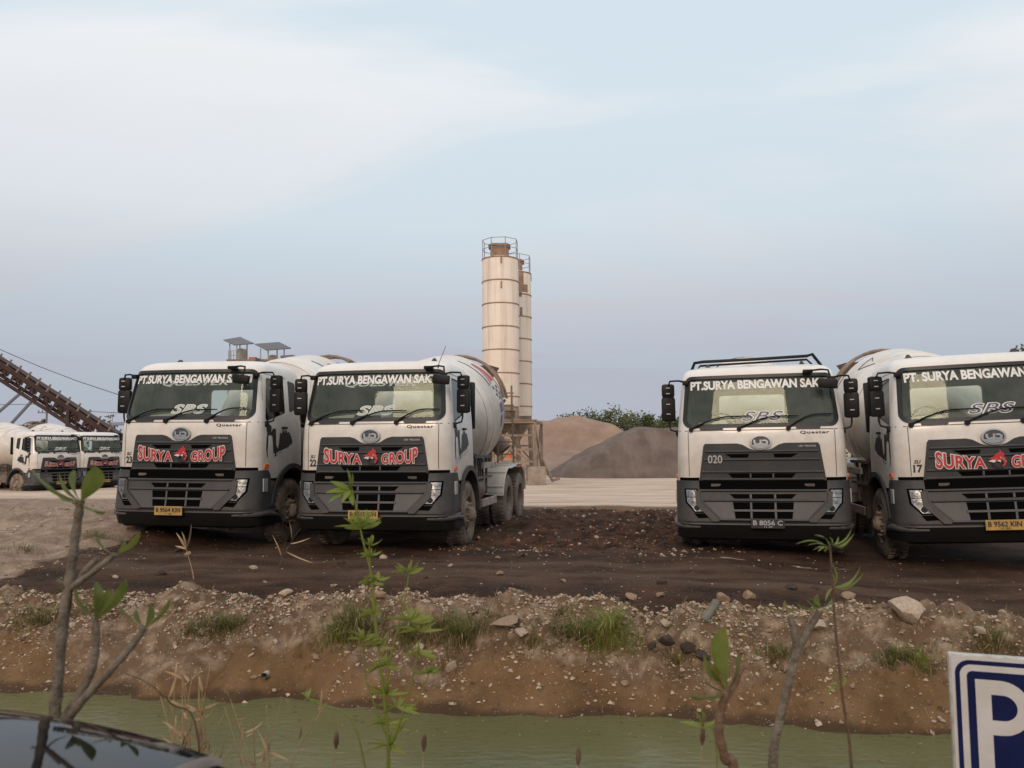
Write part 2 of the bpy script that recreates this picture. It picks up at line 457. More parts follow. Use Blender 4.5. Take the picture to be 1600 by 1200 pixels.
# what the ground is made of, as attributes of the soil itself
wn = WW + fbm(UU * .9, WW * .9, 4, 101) * .55
un = UU + fbm(UU * .7, WW * .7, 4, 111) * .9
clump = sst(11.6, 12.6, WW) * (1 - sst(20.5, 22.5, WW)) * sst(-3.6, -2.8, UU) * (1 - sst(.8, 1.6, UU)) * sst(-.18, .12, fbm(UU * 1.6, WW * 1.2, 4, 151))
mud = sst(8.02, 8.22, WW + fbm(UU * 2.2, WW * 2.2, 4, 121) * .5) * (1 - sst(20.0, 22.5, wn + fbm(UU * .35, WW * .35, 3, 125) * 4)) * sst(-8.4, -7.7, un)
pale = sst(21.5, 24.5, wn) 
left = (1 - sst(-8.4, -7.6, un)) * sst(8.2, 9, WW)
hump = (1 - sst(-8.3, -7.0, un)) * sst(8.6, 9.6, wn) * (1 - sst(16, 18.5, wn))
pale = np.clip(pale + left * .8 - hump * .75, 0, 1); left = left * 0
berm = hump * .8 + sst(6.75, 7.2, wn) * (1 - sst(7.95, 8.25, WW + fbm(UU * 2.2, WW * 2.2, 4, 121) * .5))
track = np.exp(-((WW - 9.6 + fbm(UU * .25, WW * .1, 2, 131) * .8) / .55) ** 2) + .7 * np.exp(-((WW - 10.9) / .35) ** 2)
streak = np.exp(-((WW - 11.5 + .1 * fbm(UU * .8, 2., 3, 141)) / .16) ** 2) * sst(.3, .9, un) * (1 - sst(2.4, 3.0, un)) \
    + .42 * np.exp(-((WW - 9.65 + .5 * fbm(UU * 1.4, WW * .5, 4, 143)) / .10) ** 2) * sst(3.0, 3.6, un) * (.6 + fbm(UU * 3, WW * 3, 3, 147)) \
    + 0 * UU
for nm, arr in (('mud', mud), ('pale', np.clip(pale + left * .75, 0, 1)), ('berm', berm), ('track', np.clip(track, 0, 1)), ('streak', np.clip(streak * (.25 + 1.1 * sst(-.15, .25, fbm(UU * 2.5, WW * 5, 4, 181))), 0, 1)), ('wet', .8 * (1 - sst(.02, .075, ZZ + .60 + fbm(UU * 3, WW * 3, 3, 191) * .06)) * sst(5, 5.5, WW)), ('clump', clump), ('left', np.clip(1 - sst(-9.0, -7.2, un), 0, 1) * sst(8.2, 9, WW) * (1 - sst(24, 30, wn)))):
    at_ = gme.attributes.new(nm, 'FLOAT', 'POINT'); at_.data.foreach_set('value', arr.reshape(-1).astype(np.float32))
def ground_mat():
    m, t, b = new_mat('yard_soil')
    tc_ = N(t, 'ShaderNodeTexCoord')
    def attr(n):
        a = N(t, 'ShaderNodeAttribute'); a.attribute_name = n; return a.outputs['Fac']
    def noise(sc, d=6., ro=.6, st=None):
        n = N(t, 'ShaderNodeTexNoise', Scale=sc, Detail=d, Roughness=ro)
        if st:
            mp_ = N(t, 'ShaderNodeMapping'); mp_.inputs['Scale'].default_value = st
            mp_.inputs['Rotation'].default_value = (0, 0, SITE)
            L(t, tc_.outputs['Object'], mp_.inputs[0]); L(t, mp_.outputs[0], n.inputs['Vector'])
        else: L(t, tc_.outputs['Object'], n.inputs['Vector'])
        return n.outputs[0]
    def two(c1, c2, fac, lo, hi):
        r = ramp(t, [(lo, 0.), (hi, 1.)]); L(t, fac, r.inputs[0])
        mx = N(t, 'ShaderNodeMix', data_type='RGBA')
        if hasattr(c1, 'node') or hasattr(c1, 'is_linked'): L(t, c1, mx.inputs[6])
        else: mx.inputs[6].default_value = (*c1, 1)
        if hasattr(c2, 'is_linked'): L(t, c2, mx.inputs[7])
        else: mx.inputs[7].default_value = (*c2, 1)
        L(t, r.outputs[0], mx.inputs[0]); return mx.outputs[2]
    bank = two((.118, .064, .028), (.200, .116, .055), noise(2.2), .38, .66)
    bank = two(bank, (.06, .036, .02), noise(7, 5), .58, .75)
    bermc = two((.140, .086, .050), (.34, .25, .172), noise(6., 7), .46, .70)
    bermc = two(bermc, (.085, .050, .028), noise(2.6, 5), .56, .72)
    mudc = two((.022, .0095, .0042), (.075, .034, .016), noise(1.6, 8), .38, .68)
    mudc = two(mudc, (.19, .105, .060), noise(5., 8, .7, (.6, 1.6, 1)), .60, .74)
    trk = two(mudc, (.100, .060, .038), noise(1.2, 6, .6, (.5, 2.2, 1)), .34, .62)
    gravc = two((.20, .135, .090), (.37, .275, .20), noise(3.5, 8, .72), .38, .66)
    gravc = two(gravc, (.17, .115, .075), noise(1.1, 7, .6), .54, .70)
    palec = two((.50, .37, .275), (.66, .51, .395), noise(.5, 8, .6, (.45, 1.5, 1)), .38, .62)
    palec = two(palec, (.33, .225, .155), noise(.9, 8, .65, (.4, 1.8, 1)), .52, .72)
    c = two(bank, bermc, attr('berm'), .25, .75)
    mudt = two(mudc, trk, attr('track'), .15, .75)
    mudt = two(mudt, two((.020, .007, .003), (.105, .045, .020), noise(3.2, 8, .7), .40, .62), attr('clump'), .25, .85)
    sepn = N(t, 'ShaderNodeMath', operation='MULTIPLY_ADD', i1=.5, i2=-.25); L(t, noise(9, 6), sepn.inputs[0])
    ad = N(t, 'ShaderNodeMath', operation='ADD'); L(t, attr('mud'), ad.inputs[0]); L(t, sepn.outputs[0], ad.inputs[1])
    c = two(c, mudt, ad.outputs[0], .38, .58)
    ad2 = N(t, 'ShaderNodeMath', operation='ADD'); L(t, attr('pale'), ad2.inputs[0]); L(t, sepn.outputs[0], ad2.inputs[1])
    c = two(c, palec, ad2.outputs[0], .2, .8)
    ad4 = N(t, 'ShaderNodeMath', operation='ADD'); L(t, attr('left'), ad4.inputs[0]); L(t, sepn.outputs[0], ad4.inputs[1])
    c = two(c, gravc, ad4.outputs[0], .35, .75)
    ad3 = N(t, 'ShaderNodeMath', operation='ADD'); L(t, attr('streak'), ad3.inputs[0]); L(t, sepn.outputs[0], ad3.inputs[1])
    c = two(c, (.33, .25, .185), ad3.outputs[0], .45, .95)
    c = two(c, (.050, .030, .016), attr('wet'), .15, .95)
    # fine pale grit everywhere in the soil
    vo = N(t, 'ShaderNodeTexVoronoi', Scale=38.0); L(t, tc_.outputs['Object'], vo.inputs['Vector'])
    pick = N(t, 'ShaderNodeSeparateColor'); L(t, vo.outputs['Color'], pick.inputs[0])
    g1 = ramp(t, [(.80, 0.), (.86, 1.)]); L(t, pick.outputs[0], g1.inputs[0])
    g2 = ramp(t, [(.20, 1.), (.34, 0.)]); L(t, vo.outputs['Distance'], g2.inputs[0])
    gm = N(t, 'ShaderNodeMath', operation='MULTIPLY'); L(t, g1.outputs[0], gm.inputs[0]); L(t, g2.outputs[0], gm.inputs[1])
    gr = N(t, 'ShaderNodeMath', operation='MULTIPLY'); L(t, gm.outputs[0], gr.inputs[0])
    bsum = N(t, 'ShaderNodeMath', operation='MULTIPLY_ADD', i1=.75, i2=.22); L(t, attr('berm'), bsum.inputs[0])
    L(t, bsum.outputs[0], gr.inputs[1])
    mx = N(t, 'ShaderNodeMix', data_type='RGBA'); L(t, gr.outputs[0], mx.inputs[0]); L(t, c, mx.inputs[6]); mx.inputs[7].default_value = (.50, .40, .30, 1)
    L(t, mx.outputs[2], b.inputs['Base Color'])
    b.inputs['Roughness'].default_value = .92
    b.inputs['Specular IOR Level'].default_value = .25
    bp = N(t, 'ShaderNodeBump', Strength=.55, Distance=.03); L(t, noise(16, 8, .68), bp.inputs['Height'])
    bp2 = N(t, 'ShaderNodeBump', Strength=.5, Distance=.012); L(t, noise(70, 4, .6), bp2.inputs['Height']); L(t, bp.outputs[0], bp2.inputs['Normal'])
    L(t, bp2.outputs[0], b.inputs['Normal'])
    return m
gme.materials.append(ground_mat())
ground = link('ground', gme); tag(ground, kind='structure')

# murky canal water
wm = MB(); 
wu = np.concatenate([np.linspace(-300, -12, 20), np.linspace(-11.5, 11.5, 60), np.linspace(12, 300, 20)])
ws_ = np.linspace(3.6, 6.95, 16)
for i, w in enumerate(ws_):
    for u in wu: wm.v.append(tuple(site(u, w, -.60)))
n_ = len(wu)
for i in range(len(ws_) - 1):
    for k in range(n_ - 1):
        wm.f.append((i*n_+k, i*n_+k+1, (i+1)*n_+k+1, (i+1)*n_+k)); wm.m.append(0)
def water_mat():
    m, t, b = new_mat('murky_water')
    tc_ = N(t, 'ShaderNodeTexCoord')
    n = N(t, 'ShaderNodeTexNoise', Scale=.9, Detail=4.0); L(t, tc_.outputs['Object'], n.inputs['Vector'])
    r = ramp(t, [(.35, (.118, .116, .050)), (.65, (.148, .141, .064))]); L(t, n.outputs[0], r.inputs[0])
    L(t, r.outputs[0], b.inputs['Base Color'])
    b.inputs['Roughness'].default_value = .14; b.inputs['IOR'].default_value = 1.33
    mp_ = N(t, 'ShaderNodeMapping'); mp_.inputs['Scale'].default_value = (1, 2.2, 1); mp_.inputs['Rotation'].default_value = (0, 0, SITE)
    L(t, tc_.outputs['Object'], mp_.inputs[0])
    n2 = N(t, 'ShaderNodeTexNoise', Scale=7., Detail=5.0, Roughness=.55); L(t, mp_.outputs[0], n2.inputs['Vector'])
    bp = N(t, 'ShaderNodeBump', Strength=.35, Distance=.02); L(t, n2.outputs[0], bp.inputs['Height']); L(t, bp.outputs[0], b.inputs['Normal'])
    return m
tag(wm.build('water', water_mat(), smooth=60), kind='structure')

# ------------------------------------------------------------------ mixer truck (local: x = image right when it faces us, y = back, z = up)
CW = hermite([(.9, 1.225), (1.3, 1.225), (1.7, 1.215), (2.0, 1.20), (2.4, 1.165), (2.77, 1.12), (2.85, 1.09), (2.91, 1.03), (2.945, .95), (2.96, .86)])
CF = hermite([(.9, .11), (1.3, .10), (1.7, .09), (1.93, .10), (2.0, .12), (2.4, .215), (2.77, .31), (2.84, .355), (2.90, .45), (2.94, .60), (2.96, .82)])
CB = hermite([(.9, 1.80), (2.7, 1.80), (2.85, 1.77), (2.93, 1.68), (2.96, 1.55)])
RC = .22
def front(a, z, grow=0.0):
    w = CW(z) + grow; x = min(abs(a), w - 1e-4)
    y = CF(z) + .10 * (x / w) ** 2
    t = x - (w - RC)
    if t > 0: y += RC - math.sqrt(max(RC * RC - t * t, 0))
    return y
def bump_f(a, z):
    """front of the bumper and lower grille"""
    base = BF(z); x = min(abs(a), 1.249)
    y = base + .09 * (x / 1.25) ** 2
    t = x - (1.25 - .26)
    if t > 0: y += .26 - math.sqrt(max(.26 ** 2 - t * t, 0))
    return y
BF = hermite([(.36, .10), (.46, .05), (.56, .015), (.62, .0), (.80, .02), (1.0, .045), (1.13, .068), (1.23, .080)])

def on_front(surf=front):
    return lambda p, d: Vector((p[0], surf(p[0], p[1]) - d, p[1]))
def on_side(sx):
    return lambda p, d: Vector((sx * (CW(p[1]) + d), p[0], p[1]))

def patch(poly, surf, proud, depth, name, mats, step=.09, holes=(), extra=None, parent=None, smooth=30):
    """flat polygon in (a, z) laid on a curved surface and given thickness"""
    bm = bmesh.new()
    def ring(p): 
        vs = [bm.verts.new((x, 0, z)) for x, z in p]
        return [bm.edges.new((vs[i], vs[(i + 1) % len(vs)])) for i in range(len(vs))]
    es = ring(poly)
    for h in holes: es += ring(h)
    if holes: bmesh.ops.triangle_fill(bm, use_beauty=True, use_dissolve=False, edges=es)
    else: bmesh.ops.contextual_create(bm, geom=es) if False else bm.faces.new([e.verts[0] for e in es])
    xs = [p[0] for p in poly]
    x = math.floor(min(xs) / step) * step
    while x < max(xs):
        x += step
        bmesh.ops.bisect_plane(bm, geom=bm.verts[:] + bm.edges[:] + bm.faces[:], plane_co=(x, 0, 0), plane_no=(1, 0, 0), dist=1e-5)
    zs = [p[1] for p in poly]; z = math.floor(min(zs) / .12) * .12
    while z < max(zs):
        z += .12
        bmesh.ops.bisect_plane(bm, geom=bm.verts[:] + bm.edges[:] + bm.faces[:], plane_co=(0, 0, z), plane_no=(0, 0, 1), dist=1e-5)
    bm.verts.index_update()
    mb = MB(); V = [v.co.copy() for v in bm.verts]; n = len(V)
    mb.v = [tuple(surf((v.x, v.z), proud)) for v in V]
    for f in bm.faces: mb.f.append(tuple(v.index for v in f.verts)); mb.m.append(0)
    if depth > 0:
        mb.v += [tuple(surf((v.x, v.z), proud - depth)) for v in V]
        for f in bm.faces: mb.f.append(tuple(v.index + n for v in reversed(f.verts))); mb.m.append(0)
        for e in bm.edges:
            if len(e.link_faces) == 1:
                a, b = e.verts[0].index, e.verts[1].index
                mb.f.append((a, b, b + n, a + n)); mb.m.append(0)
    bm.free()
    if extra is not None:
        extra.add(mb.v, mb.f); return extra
    return mb.build(name, mats, parent, smooth)

def rrect(x0, z0, x1, z1, r, n=5):
    out = []
    for cx, cz, a0 in ((x1 - r, z1 - r, 0), (x0 + r, z1 - r, 90), (x0 + r, z0 + r, 180), (x1 - r, z0 + r, 270)):
        for k in range(n + 1):
            a = R(a0 + 90 * k / n); out.append((cx + r * cos(a), cz + r * sin(a)))
    return out
def rquad(pts, r, n=5):
    """polygon with rounded corners (CCW points)"""
    out = []; m = len(pts)
    rs = r if hasattr(r, '__len__') else [r] * m
    for i in range(m):
        p = Vector(pts[i]); a = (Vector(pts[i - 1]) - p).normalized(); b = (Vector(pts[(i + 1) % m]) - p).normalized()
        ang = a.angle(b); t = rs[i] / math.tan(ang / 2)
        p0, p1 = p + a * t, p + b * t
        c = p + (a + b).normalized() * (rs[i] / sin(ang / 2))
        v0, v1 = p0 - c, p1 - c
        an = v0.angle_signed(v1) if v0.length > 0 else 0
        for k in range(n + 1):
            q = Matrix.Rotation(-an * k / n, 2) @ v0
            out.append(tuple(c + q))
    return out

# ---- lettering
_tcache = {}
def text_mesh(body, bold=0.0, shear=0.0, space=1.0):
    key = (body, bold, shear, space)
    if key in _tcache: return _tcache[key]
    cu = bpy.data.curves.new('t', 'FONT'); cu.body = body; cu.size = 1.0; cu.offset = bold; cu.shear = shear; cu.space_character = space
    cu.resolution_u = 4; cu.fill_mode = 'FRONT'
    ob = bpy.data.objects.new('t', cu); COL.objects.link(ob)
    bpy.context.view_layer.update()
    dg = bpy.context.evaluated_depsgraph_get()
    me = bpy.data.meshes.new_from_object(ob.evaluated_get(dg))
    V = [(v.co.x, v.co.y) for v in me.vertices]; F = [tuple(p.vertices) for p in me.polygons]
    bpy.data.objects.remove(ob); bpy.data.curves.remove(cu); bpy.data.meshes.remove(me)
    _tcache[key] = (V, F); return V, F
def lettering(mb, body, x0, x1, z0, z1, surf, d, bold=.02, shear=0.0, space=1.0, mi=0, warp=None, ref=None):
    """text squeezed into x0..x1, z0..z1 and laid on a surface; the box is measured without the bold offset"""
    V0, _ = text_mesh(body, ref if ref is not None else bold, shear, space)
    V, F = text_mesh(body, bold, shear, space)
    ax = min(v[0] for v in V0); bx = max(v[0] for v in V0); az = min(v[1] for v in V0); bz = max(v[1] for v in V0)
    out = []
    for x, z in V:
        s = (x - ax) / (bx - ax); t = (z - az) / (bz - az)
        X = x0 + (x1 - x0) * s
        Z = z0 + (z1 - z0) * t
        if warp: X, Z = warp(X, Z, s, t)
        out.append(surf((X, Z), d))
    mb.add(out, F, mi)
def disc(mb, c, rx, rz, surf, d, mi=0, n=28, hole=0.0, a0=0, a1=360):
    vs, fs = [], []
    for k in range(n + 1):
        a = R(a0 + (a1 - a0) * k / n)
        vs.append(surf((c[0] + rx * cos(a), c[1] + rz * sin(a)), d))
        vs.append(surf((c[0] + rx * hole * cos(a), c[1] + rz * hole * sin(a)), d))
    for k in range(n): fs.append((2*k, 2*k+2, 2*k+3, 2*k+1))
    mb.add(vs, fs, mi)

# ---- cab shell, with real openings
def cab_shell():
    zs = [1.08, 1.2, 1.3, 1.5, 1.7, 1.85, 1.93, 2.0, 2.1, 2.25, 2.4, 2.55, 2.7, 2.77, 2.81, 2.845, 2.875, 2.90, 2.92, 2.935, 2.947, 2.955, 2.96]
    ts = sorted(set([-1 + 2 * k / 24 for k in range(25)] + [s * (1 - q) for s in (-1, 1) for q in (.17, .13, .10, .07, .045, .025, .010, .003)]))
    def ring(z, inner=False):
        g = -.06 if inner else 0
        w = CW(z) + g; b = CB(z) + g; P = []
        for t in ts: P.append((t * w, front(t * w, z, g) - g, z))
        yf = P[-1][1]
        for k in range(1, 8): P.append((w, yf + (b - .12 - yf) * k / 8, z))
        for k in range(6): a = R(90 * k / 5); P.append((w - .12 + .12 * cos(a), b - .12 + .12 * sin(a), z))
        for k in range(1, 6): P.append((w - .12 - (2 * w - .24) * k / 6, b, z))
        for k in range(6): a = R(90 + 90 * k / 5); P.append((-w + .12 + .12 * cos(a), b - .12 + .12 * sin(a), z))
        for k in range(1, 8): P.append((-w, b - .12 + (yf - b + .12) * k / 8, z))
        return P
    def loft(zl, inner):
        mb = MB(); n = len(ring(zl[0], inner))
        for z in zl: mb.v += ring(z, inner)
        for i in range(len(zl) - 1):
            for k in range(n): mb.f.append((i*n+k, i*n+(k+1) % n, (i+1)*n+(k+1) % n, (i+1)*n+k)); mb.m.append(0)
        mb.f.append(tuple(range(n))); mb.m.append(0)
        mb.f.append(tuple((len(zl)-1)*n + k for k in range(n))); mb.m.append(0)
        return mb
    base = loft(zs, False).build('cab_body', [M['cab'], M['inner'], M['rubber']])
    cuts = []
    def cutter(mb, mi):
        mb.m = [mi] * len(mb.f); o = mb.build('cutter', [M['cab'], M['inner'], M['rubber']]); cuts.append(o)
    cutter(loft([1.16, 1.5, 1.8, 2.0, 2.2, 2.5, 2.7, 2.82], True), 1)
    ws_poly = rquad([(-1.115, 2.01), (1.115, 2.01), (1.05, 2.765), (-1.05, 2.765)], [.12, .12, .09, .09])
    mb = MB(); mb.prism(ws_poly, lambda p, d: Vector((p[0], d, p[1])), -.4, .62); cutter(mb, 2)
    side = rquad([(.46, 1.96), (1.14, 2.12), (1.14, 2.64), (.56, 2.66)], [.05, .04, .05, .05])
    for sx in (-1, 1):
        mb = MB(); mb.prism(side, lambda p, d: Vector((sx * d, p[0], p[1])), .8, 1.5); cutter(mb, 2)
    rear = rrect(-.56, 2.0, .50, 2.56, .06)
    mb = MB(); mb.prism(rear, lambda p, d: Vector((p[0], d, p[1])), 1.3, 2.2); cutter(mb, 2)
    for sx in (-1, 1):
        arch = [(1.36 + .70 * cos(R(k * 15)), .54 + .72 * sin(R(k * 15))) for k in range(24)]
        mb = MB(); mb.prism(arch, lambda p, d: Vector((sx * d, p[0], p[1])), .55, 1.5); cutter(mb, 1)
    for c in cuts:
        md = base.modifiers.new('b', 'BOOLEAN'); md.operation = 'DIFFERENCE'; md.solver = 'EXACT'; md.object = c
        md.material_mode = 'INDEX'
    bpy.context.view_layer.update()
    dg = bpy.context.evaluated_depsgraph_get()
    me = bpy.data.meshes.new_from_object(base.evaluated_get(dg))
    me.name = 'cab_body'
    for c in cuts: bpy.data.objects.remove(c)
    bpy.data.objects.remove(base)
    me.polygons.foreach_set('use_smooth', [True] * len(me.polygons)); me.set_sharp_from_angle(angle=R(32))
    return me, ws_poly, side, rear

DRUM_O, DRUM_A = Vector((0, 1.98, 1.83)), R(10)
DM = Matrix.Translation(DRUM_O) @ Matrix.Rotation(DRUM_A, 4, 'X') @ Matrix(((0, 1, 0, 0), (1, 0, 0, 0), (0, 0, -1, 0), (0, 0, 0, 1)))
# local x of the lathe -> truck y (tilted), local y -> truck x, local z -> -z
DRUM_P = [(0.0, .10), (.02, .42), (.10, .52), (.35, .70), (.75, .93), (1.15, 1.11), (1.45, 1.17), (1.7, 1.19), (2.2, 1.195), (2.65, 1.19), (2.85, 1.165),
          (3.2, 1.05), (3.6, .88), (4.0, .70), (4.35, .56), (4.5, .54), (4.5, .47), (4.2, .45), (4.2, .02)]
DR = hermite(DRUM_P[1:15])
def on_drum(side):
    """(t along the axis, phi from the top towards image right) -> surface point"""
    def f(p, d):
        t, ph = p[0], p[1]; r = DR(t) + d
        return DM @ Vector((t, r * sin(ph) * side, -r * cos(ph)))
    return f

def build_truck():
    root = empty('mixer_truck')
    shell, ws_poly, side_poly, rear_poly = cab_shell()
    cab_o = link('cab_body', shell, root)
    f = on_front()
    # seams of the front panel and doors: thin dark joints lying on the paint
    sm = MB()
    for a in (-1.045, 1.045):
        patch([(a - .004, 1.27), (a + .004, 1.27), (a + .004, 1.945), (a - .004, 1.945)], f, .0025, 0, '', None, extra=sm)
    patch([(-1.2, 1.945), (1.2, 1.945), (1.2, 1.955), (-1.2, 1.955)], f, .0025, 0, '', None, extra=sm)
    for sx in (-1, 1):
        s = on_side(sx)
        for poly in ([(.425, 1.25), (.433, 1.25), (.433, 2.7), (.425, 2.7)], [(1.215, 1.32), (1.223, 1.32), (1.223, 2.7), (1.215, 2.7)],
                     [(.433, 2.72), (1.215, 2.70), (1.215, 2.708), (.433, 2.728)]):
            sm.add([s(p, .0025) for p in poly], [(0, 1, 2, 3)])
    sm.build('panel_seam', M['rubber'], cab_o)
    # windscreen, its rubber, and what is behind it
    gl = MB(); nx, nz = 25, 9
    for j in range(nz):
        z = 1.985 + (2.79 - 1.985) * j / (nz - 1); w = 1.135 - (z - 1.985) * .075
        for i in range(nx):
            a = -w + 2 * w * i / (nx - 1); gl.v.append((a, front(a, z) + .022, z))
    for j in range(nz - 1):
        for i in range(nx - 1): gl.f.append((j*nx+i, j*nx+i+1, (j+1)*nx+i+1, (j+1)*nx+i)); gl.m.append(0)
    wsc = gl.build('windscreen', M['glass'], root, smooth=60)
    o_ = rquad([(-1.135, 1.99), (1.135, 1.99), (1.068, 2.785), (-1.068, 2.785)], [.13, .13, .10, .10], 6)
    i_ = rquad([(-1.085, 2.045), (1.085, 2.045), (1.022, 2.735), (-1.022, 2.735)], [.10, .10, .07, .07], 6)
    rb = MB(); n = len(o_)
    ro, ri = [], []
    for k in range(n):
        for m_ in range(4):
            t = m_ / 4
            ro.append((o_[k][0] * (1-t) + o_[(k+1) % n][0] * t, o_[k][1] * (1-t) + o_[(k+1) % n][1] * t))
            ri.append((i_[k][0] * (1-t) + i_[(k+1) % n][0] * t, i_[k][1] * (1-t) + i_[(k+1) % n][1] * t))
    # long straight runs need more points to follow the bow of the glass
    def densify(lst1, lst2):
        A, B = [], []
        for k in range(len(lst1)):
            p, q = lst1[k], lst1[(k+1) % len(lst1)]; p2, q2 = lst2[k], lst2[(k+1) % len(lst1)]
            c = max(1, int(math.hypot(p[0]-q[0], p[1]-q[1]) / .05))
            for m_ in range(c):
                t = m_ / c
                A.append((p[0]+(q[0]-p[0])*t, p[1]+(q[1]-p[1])*t)); B.append((p2[0]+(q2[0]-p2[0])*t, p2[1]+(q2[1]-p2[1])*t))
        return A, B
    ro, ri = densify(ro, ri); n = len(ro)
    rings = [[f(p, -.01) for p in ro], [f(p, .012) for p in ro], [f(p, .006) for p in ri], [f(p, -.03) for p in ri]]
    for r_ in rings: rb.v += [tuple(v) for v in r_]
    for j in range(3):
        for k in range(n): rb.f.append((j*n+k, j*n+(k+1) % n, (j+1)*n+(k+1) % n, (j+1)*n+k)); rb.m.append(0)
    rb.build('window_rubber', M['rubber'], wsc, smooth=40)
    # dashboard, wheel, seats, papers
    d = MB(); d.box((0, .56, 1.80), (2.16, .52, .36), bev=.06); d.box((-.55, .62, 1.99), (.5, .3, .10), bev=.04); d.box((0, .9, 1.45), (.4, .5, .5), bev=.05)
    d.build('dashboard', M['inner'], root, 40)
    s_ = MB(); ring_p = [Vector((-.55 + .24 * cos(R(k*15)), .86 + .24 * sin(R(k*15)) * .5, 2.03 + .24 * sin(R(k*15)) * .85)) for k in range(25)]
    s_.tube(ring_p, .016, 6, False); s_.bar((-.55, .80, 1.85), (-.55, .86, 2.03), .05); s_.bar((-.78, .86, 2.03), (-.32, .86, 2.03), .03, .02)
    s_.build('steering_wheel', M['black'], root, 40)
    for x in (-.60, .62):
        st = MB(); st.box((x, 1.25, 1.55), (.5, .5, .16), bev=.05); st.box((x, 1.52, 1.86), (.48, .12, .56), Matrix.Rotation(R(-8), 3, 'X'), bev=.05)
        st.build('seat', M['seat'], root, 40)
    p = MB(); p.box((-.66, .52, 2.04), (.42, .24, .012), Matrix.Rotation(R(28), 3, 'X') @ Matrix.Rotation(R(12), 3, 'Z')); p.build('paper_sheet', M['paper'], root)
    p = MB(); p.box((-.28, .48, 2.0), (.2, .16, .01), Matrix.Rotation(R(10), 3, 'X')); p.build('paper_sheet', M['paper'], root)
    for x in (-.5, .5):
        vis = MB(); vis.box((x, .46, 2.73), (.8, .03, .07), Matrix.Rotation(R(-20), 3, 'X')); vis.build('sun_visor', M['inner'], root)
    # wipers
    for pv, tip, dz in ((-1.0, -.13, .18), (-.30, .55, .17), (.40, 1.04, .19)):
        w_ = MB(); pts = []
        for k in range(9):
            t = k / 8; a = pv + (tip - pv) * t; z = 1.975 + dz * (math.sin(min(t * 1.5, 1) * pi / 2))
            pts.append(f((a, z), .028))
        w_.tube(pts, [.016, .015, .013, .011, .011, .011, .010, .010, .008], 6)
        w_.tube([f((pv, 1.965), -.01), f((pv, 1.965), .04)], .034, 12)
        w_.build('wiper', M['black'], root, 40)
    for a in (-.70, .68):
        patch(rrect(a - .17, 1.965, a + .17, 1.995, .012), f, .022, .03, 'grab_handle', M['rubber'], parent=root)
    # side glass, dark quarter panels, air intake slats
    for sx in (-1, 1):
        s = on_side(sx)
        q = MB(); q.prism(rquad([(.44, 1.94), (1.16, 2.10), (1.16, 2.66), (.54, 2.68)], .04), s, -.02, -.028)
        q.build('door_glass', M['smoke'], root)
        q = MB(); q.prism(rquad([(1.30, 2.14), (1.55, 2.20), (1.55, 2.64), (1.30, 2.67)], [.03] * 4), s, .004, -.03)
        q.build('quarter_panel', M['rubber'], root)
        # door handle, gutter strip
        h = MB(); h.box(s((1.08, 1.88), .02), (.035, .16, .035), bev=.01); h.build('door_handle', M['black'], root)
        # sill light and marker
        h = MB(); h.prism(rrect(.41, 1.235, .54, 1.30, .02), s, .02, -.03); h.build('indicator_lamp', M['orange'], root)
        # front wheel arch trim (dark flare) and white fender behind cab
        a_ = MB(); pts_o = [(1.36 + .74 * cos(R(k)), .54 + .76 * sin(R(k))) for k in range(0, 172, 9)]
        pts_i = [(1.36 + .66 * cos(R(k)), .54 + .68 * sin(R(k))) for k in range(0, 172, 9)]
        for k in range(len(pts_o)):
            for (yy, zz), dx in ((pts_o[k], 1.232), (pts_o[k], 1.262), (pts_i[k], 1.262), (pts_i[k], .86)):
                a_.v.append((sx * dx, yy, zz))
        for k in range(len(pts_o) - 1):
            for c in range(3): a_.f.append((k*4+c, (k+1)*4+c, (k+1)*4+c+1, k*4+c+1)); a_.m.append(0)
        a_.build('wheel_arch', M['dark'], root, 40)
        st = MB(); st.box((sx * 1.12, .66, .86), (.2, .34, .36), bev=.03, mi=0); st.box((sx * 1.16, .66, .60), (.16, .36, .07), bev=.02); st.box((sx * 1.13, .70, .42), (.14, .30, .05), bev=.01)
        st.bar((sx * 1.14, .56, .42), (sx * 1.14, .56, .70), .03); st.bar((sx * 1.14, .82, .42), (sx * 1.14, .82, .70), .03)
        st.build('step', M['chassis'], root, 40)
        # behind the cab: air pipe standing at the corner
        sn = MB(); sn.box((sx * 1.15, 1.93, 2.30), (.10, .09, .80), bev=.03); sn.box((sx * .95, 1.93, 1.95), (.4, .08, .08), bev=.02)
        sn.build('intake_pipe', M['black'], root, 40)
    # roof markers
    for a in (-.72, .72):
        r_ = MB(); r_.add([(a - .05, 1.0, 2.955), (a + .05, 1.0, 2.955), (a + .05, 1.14, 2.955), (a - .05, 1.14, 2.955), (a - .015, 1.06, 3.03), (a + .015, 1.06, 3.03), (a + .015, 1.1, 3.03), (a - .015, 1.1, 3.03)],
                     [(0,1,5,4),(1,2,6,5),(2,3,7,6),(3,0,4,7),(4,5,6,7),(0,3,2,1)])
        r_.build('roof_marker', M['chassis'], root)
    # --- upper grille
    gpoly = [(-.80, 1.755), (-.34, 1.755), (-.26, 1.735), (-.16, 1.675), (-.07, 1.648), (0, 1.642), (.07, 1.648), (.16, 1.675), (.26, 1.735), (.34, 1.755), (.80, 1.755),
             (.825, 1.72), (.895, 1.24), (.895, 1.205), (-.895, 1.205), (-.895, 1.24), (-.825, 1.72)]
    g = patch(gpoly, f, .020, .04, 'grille', M['dark'], parent=root)
    rib = MB()
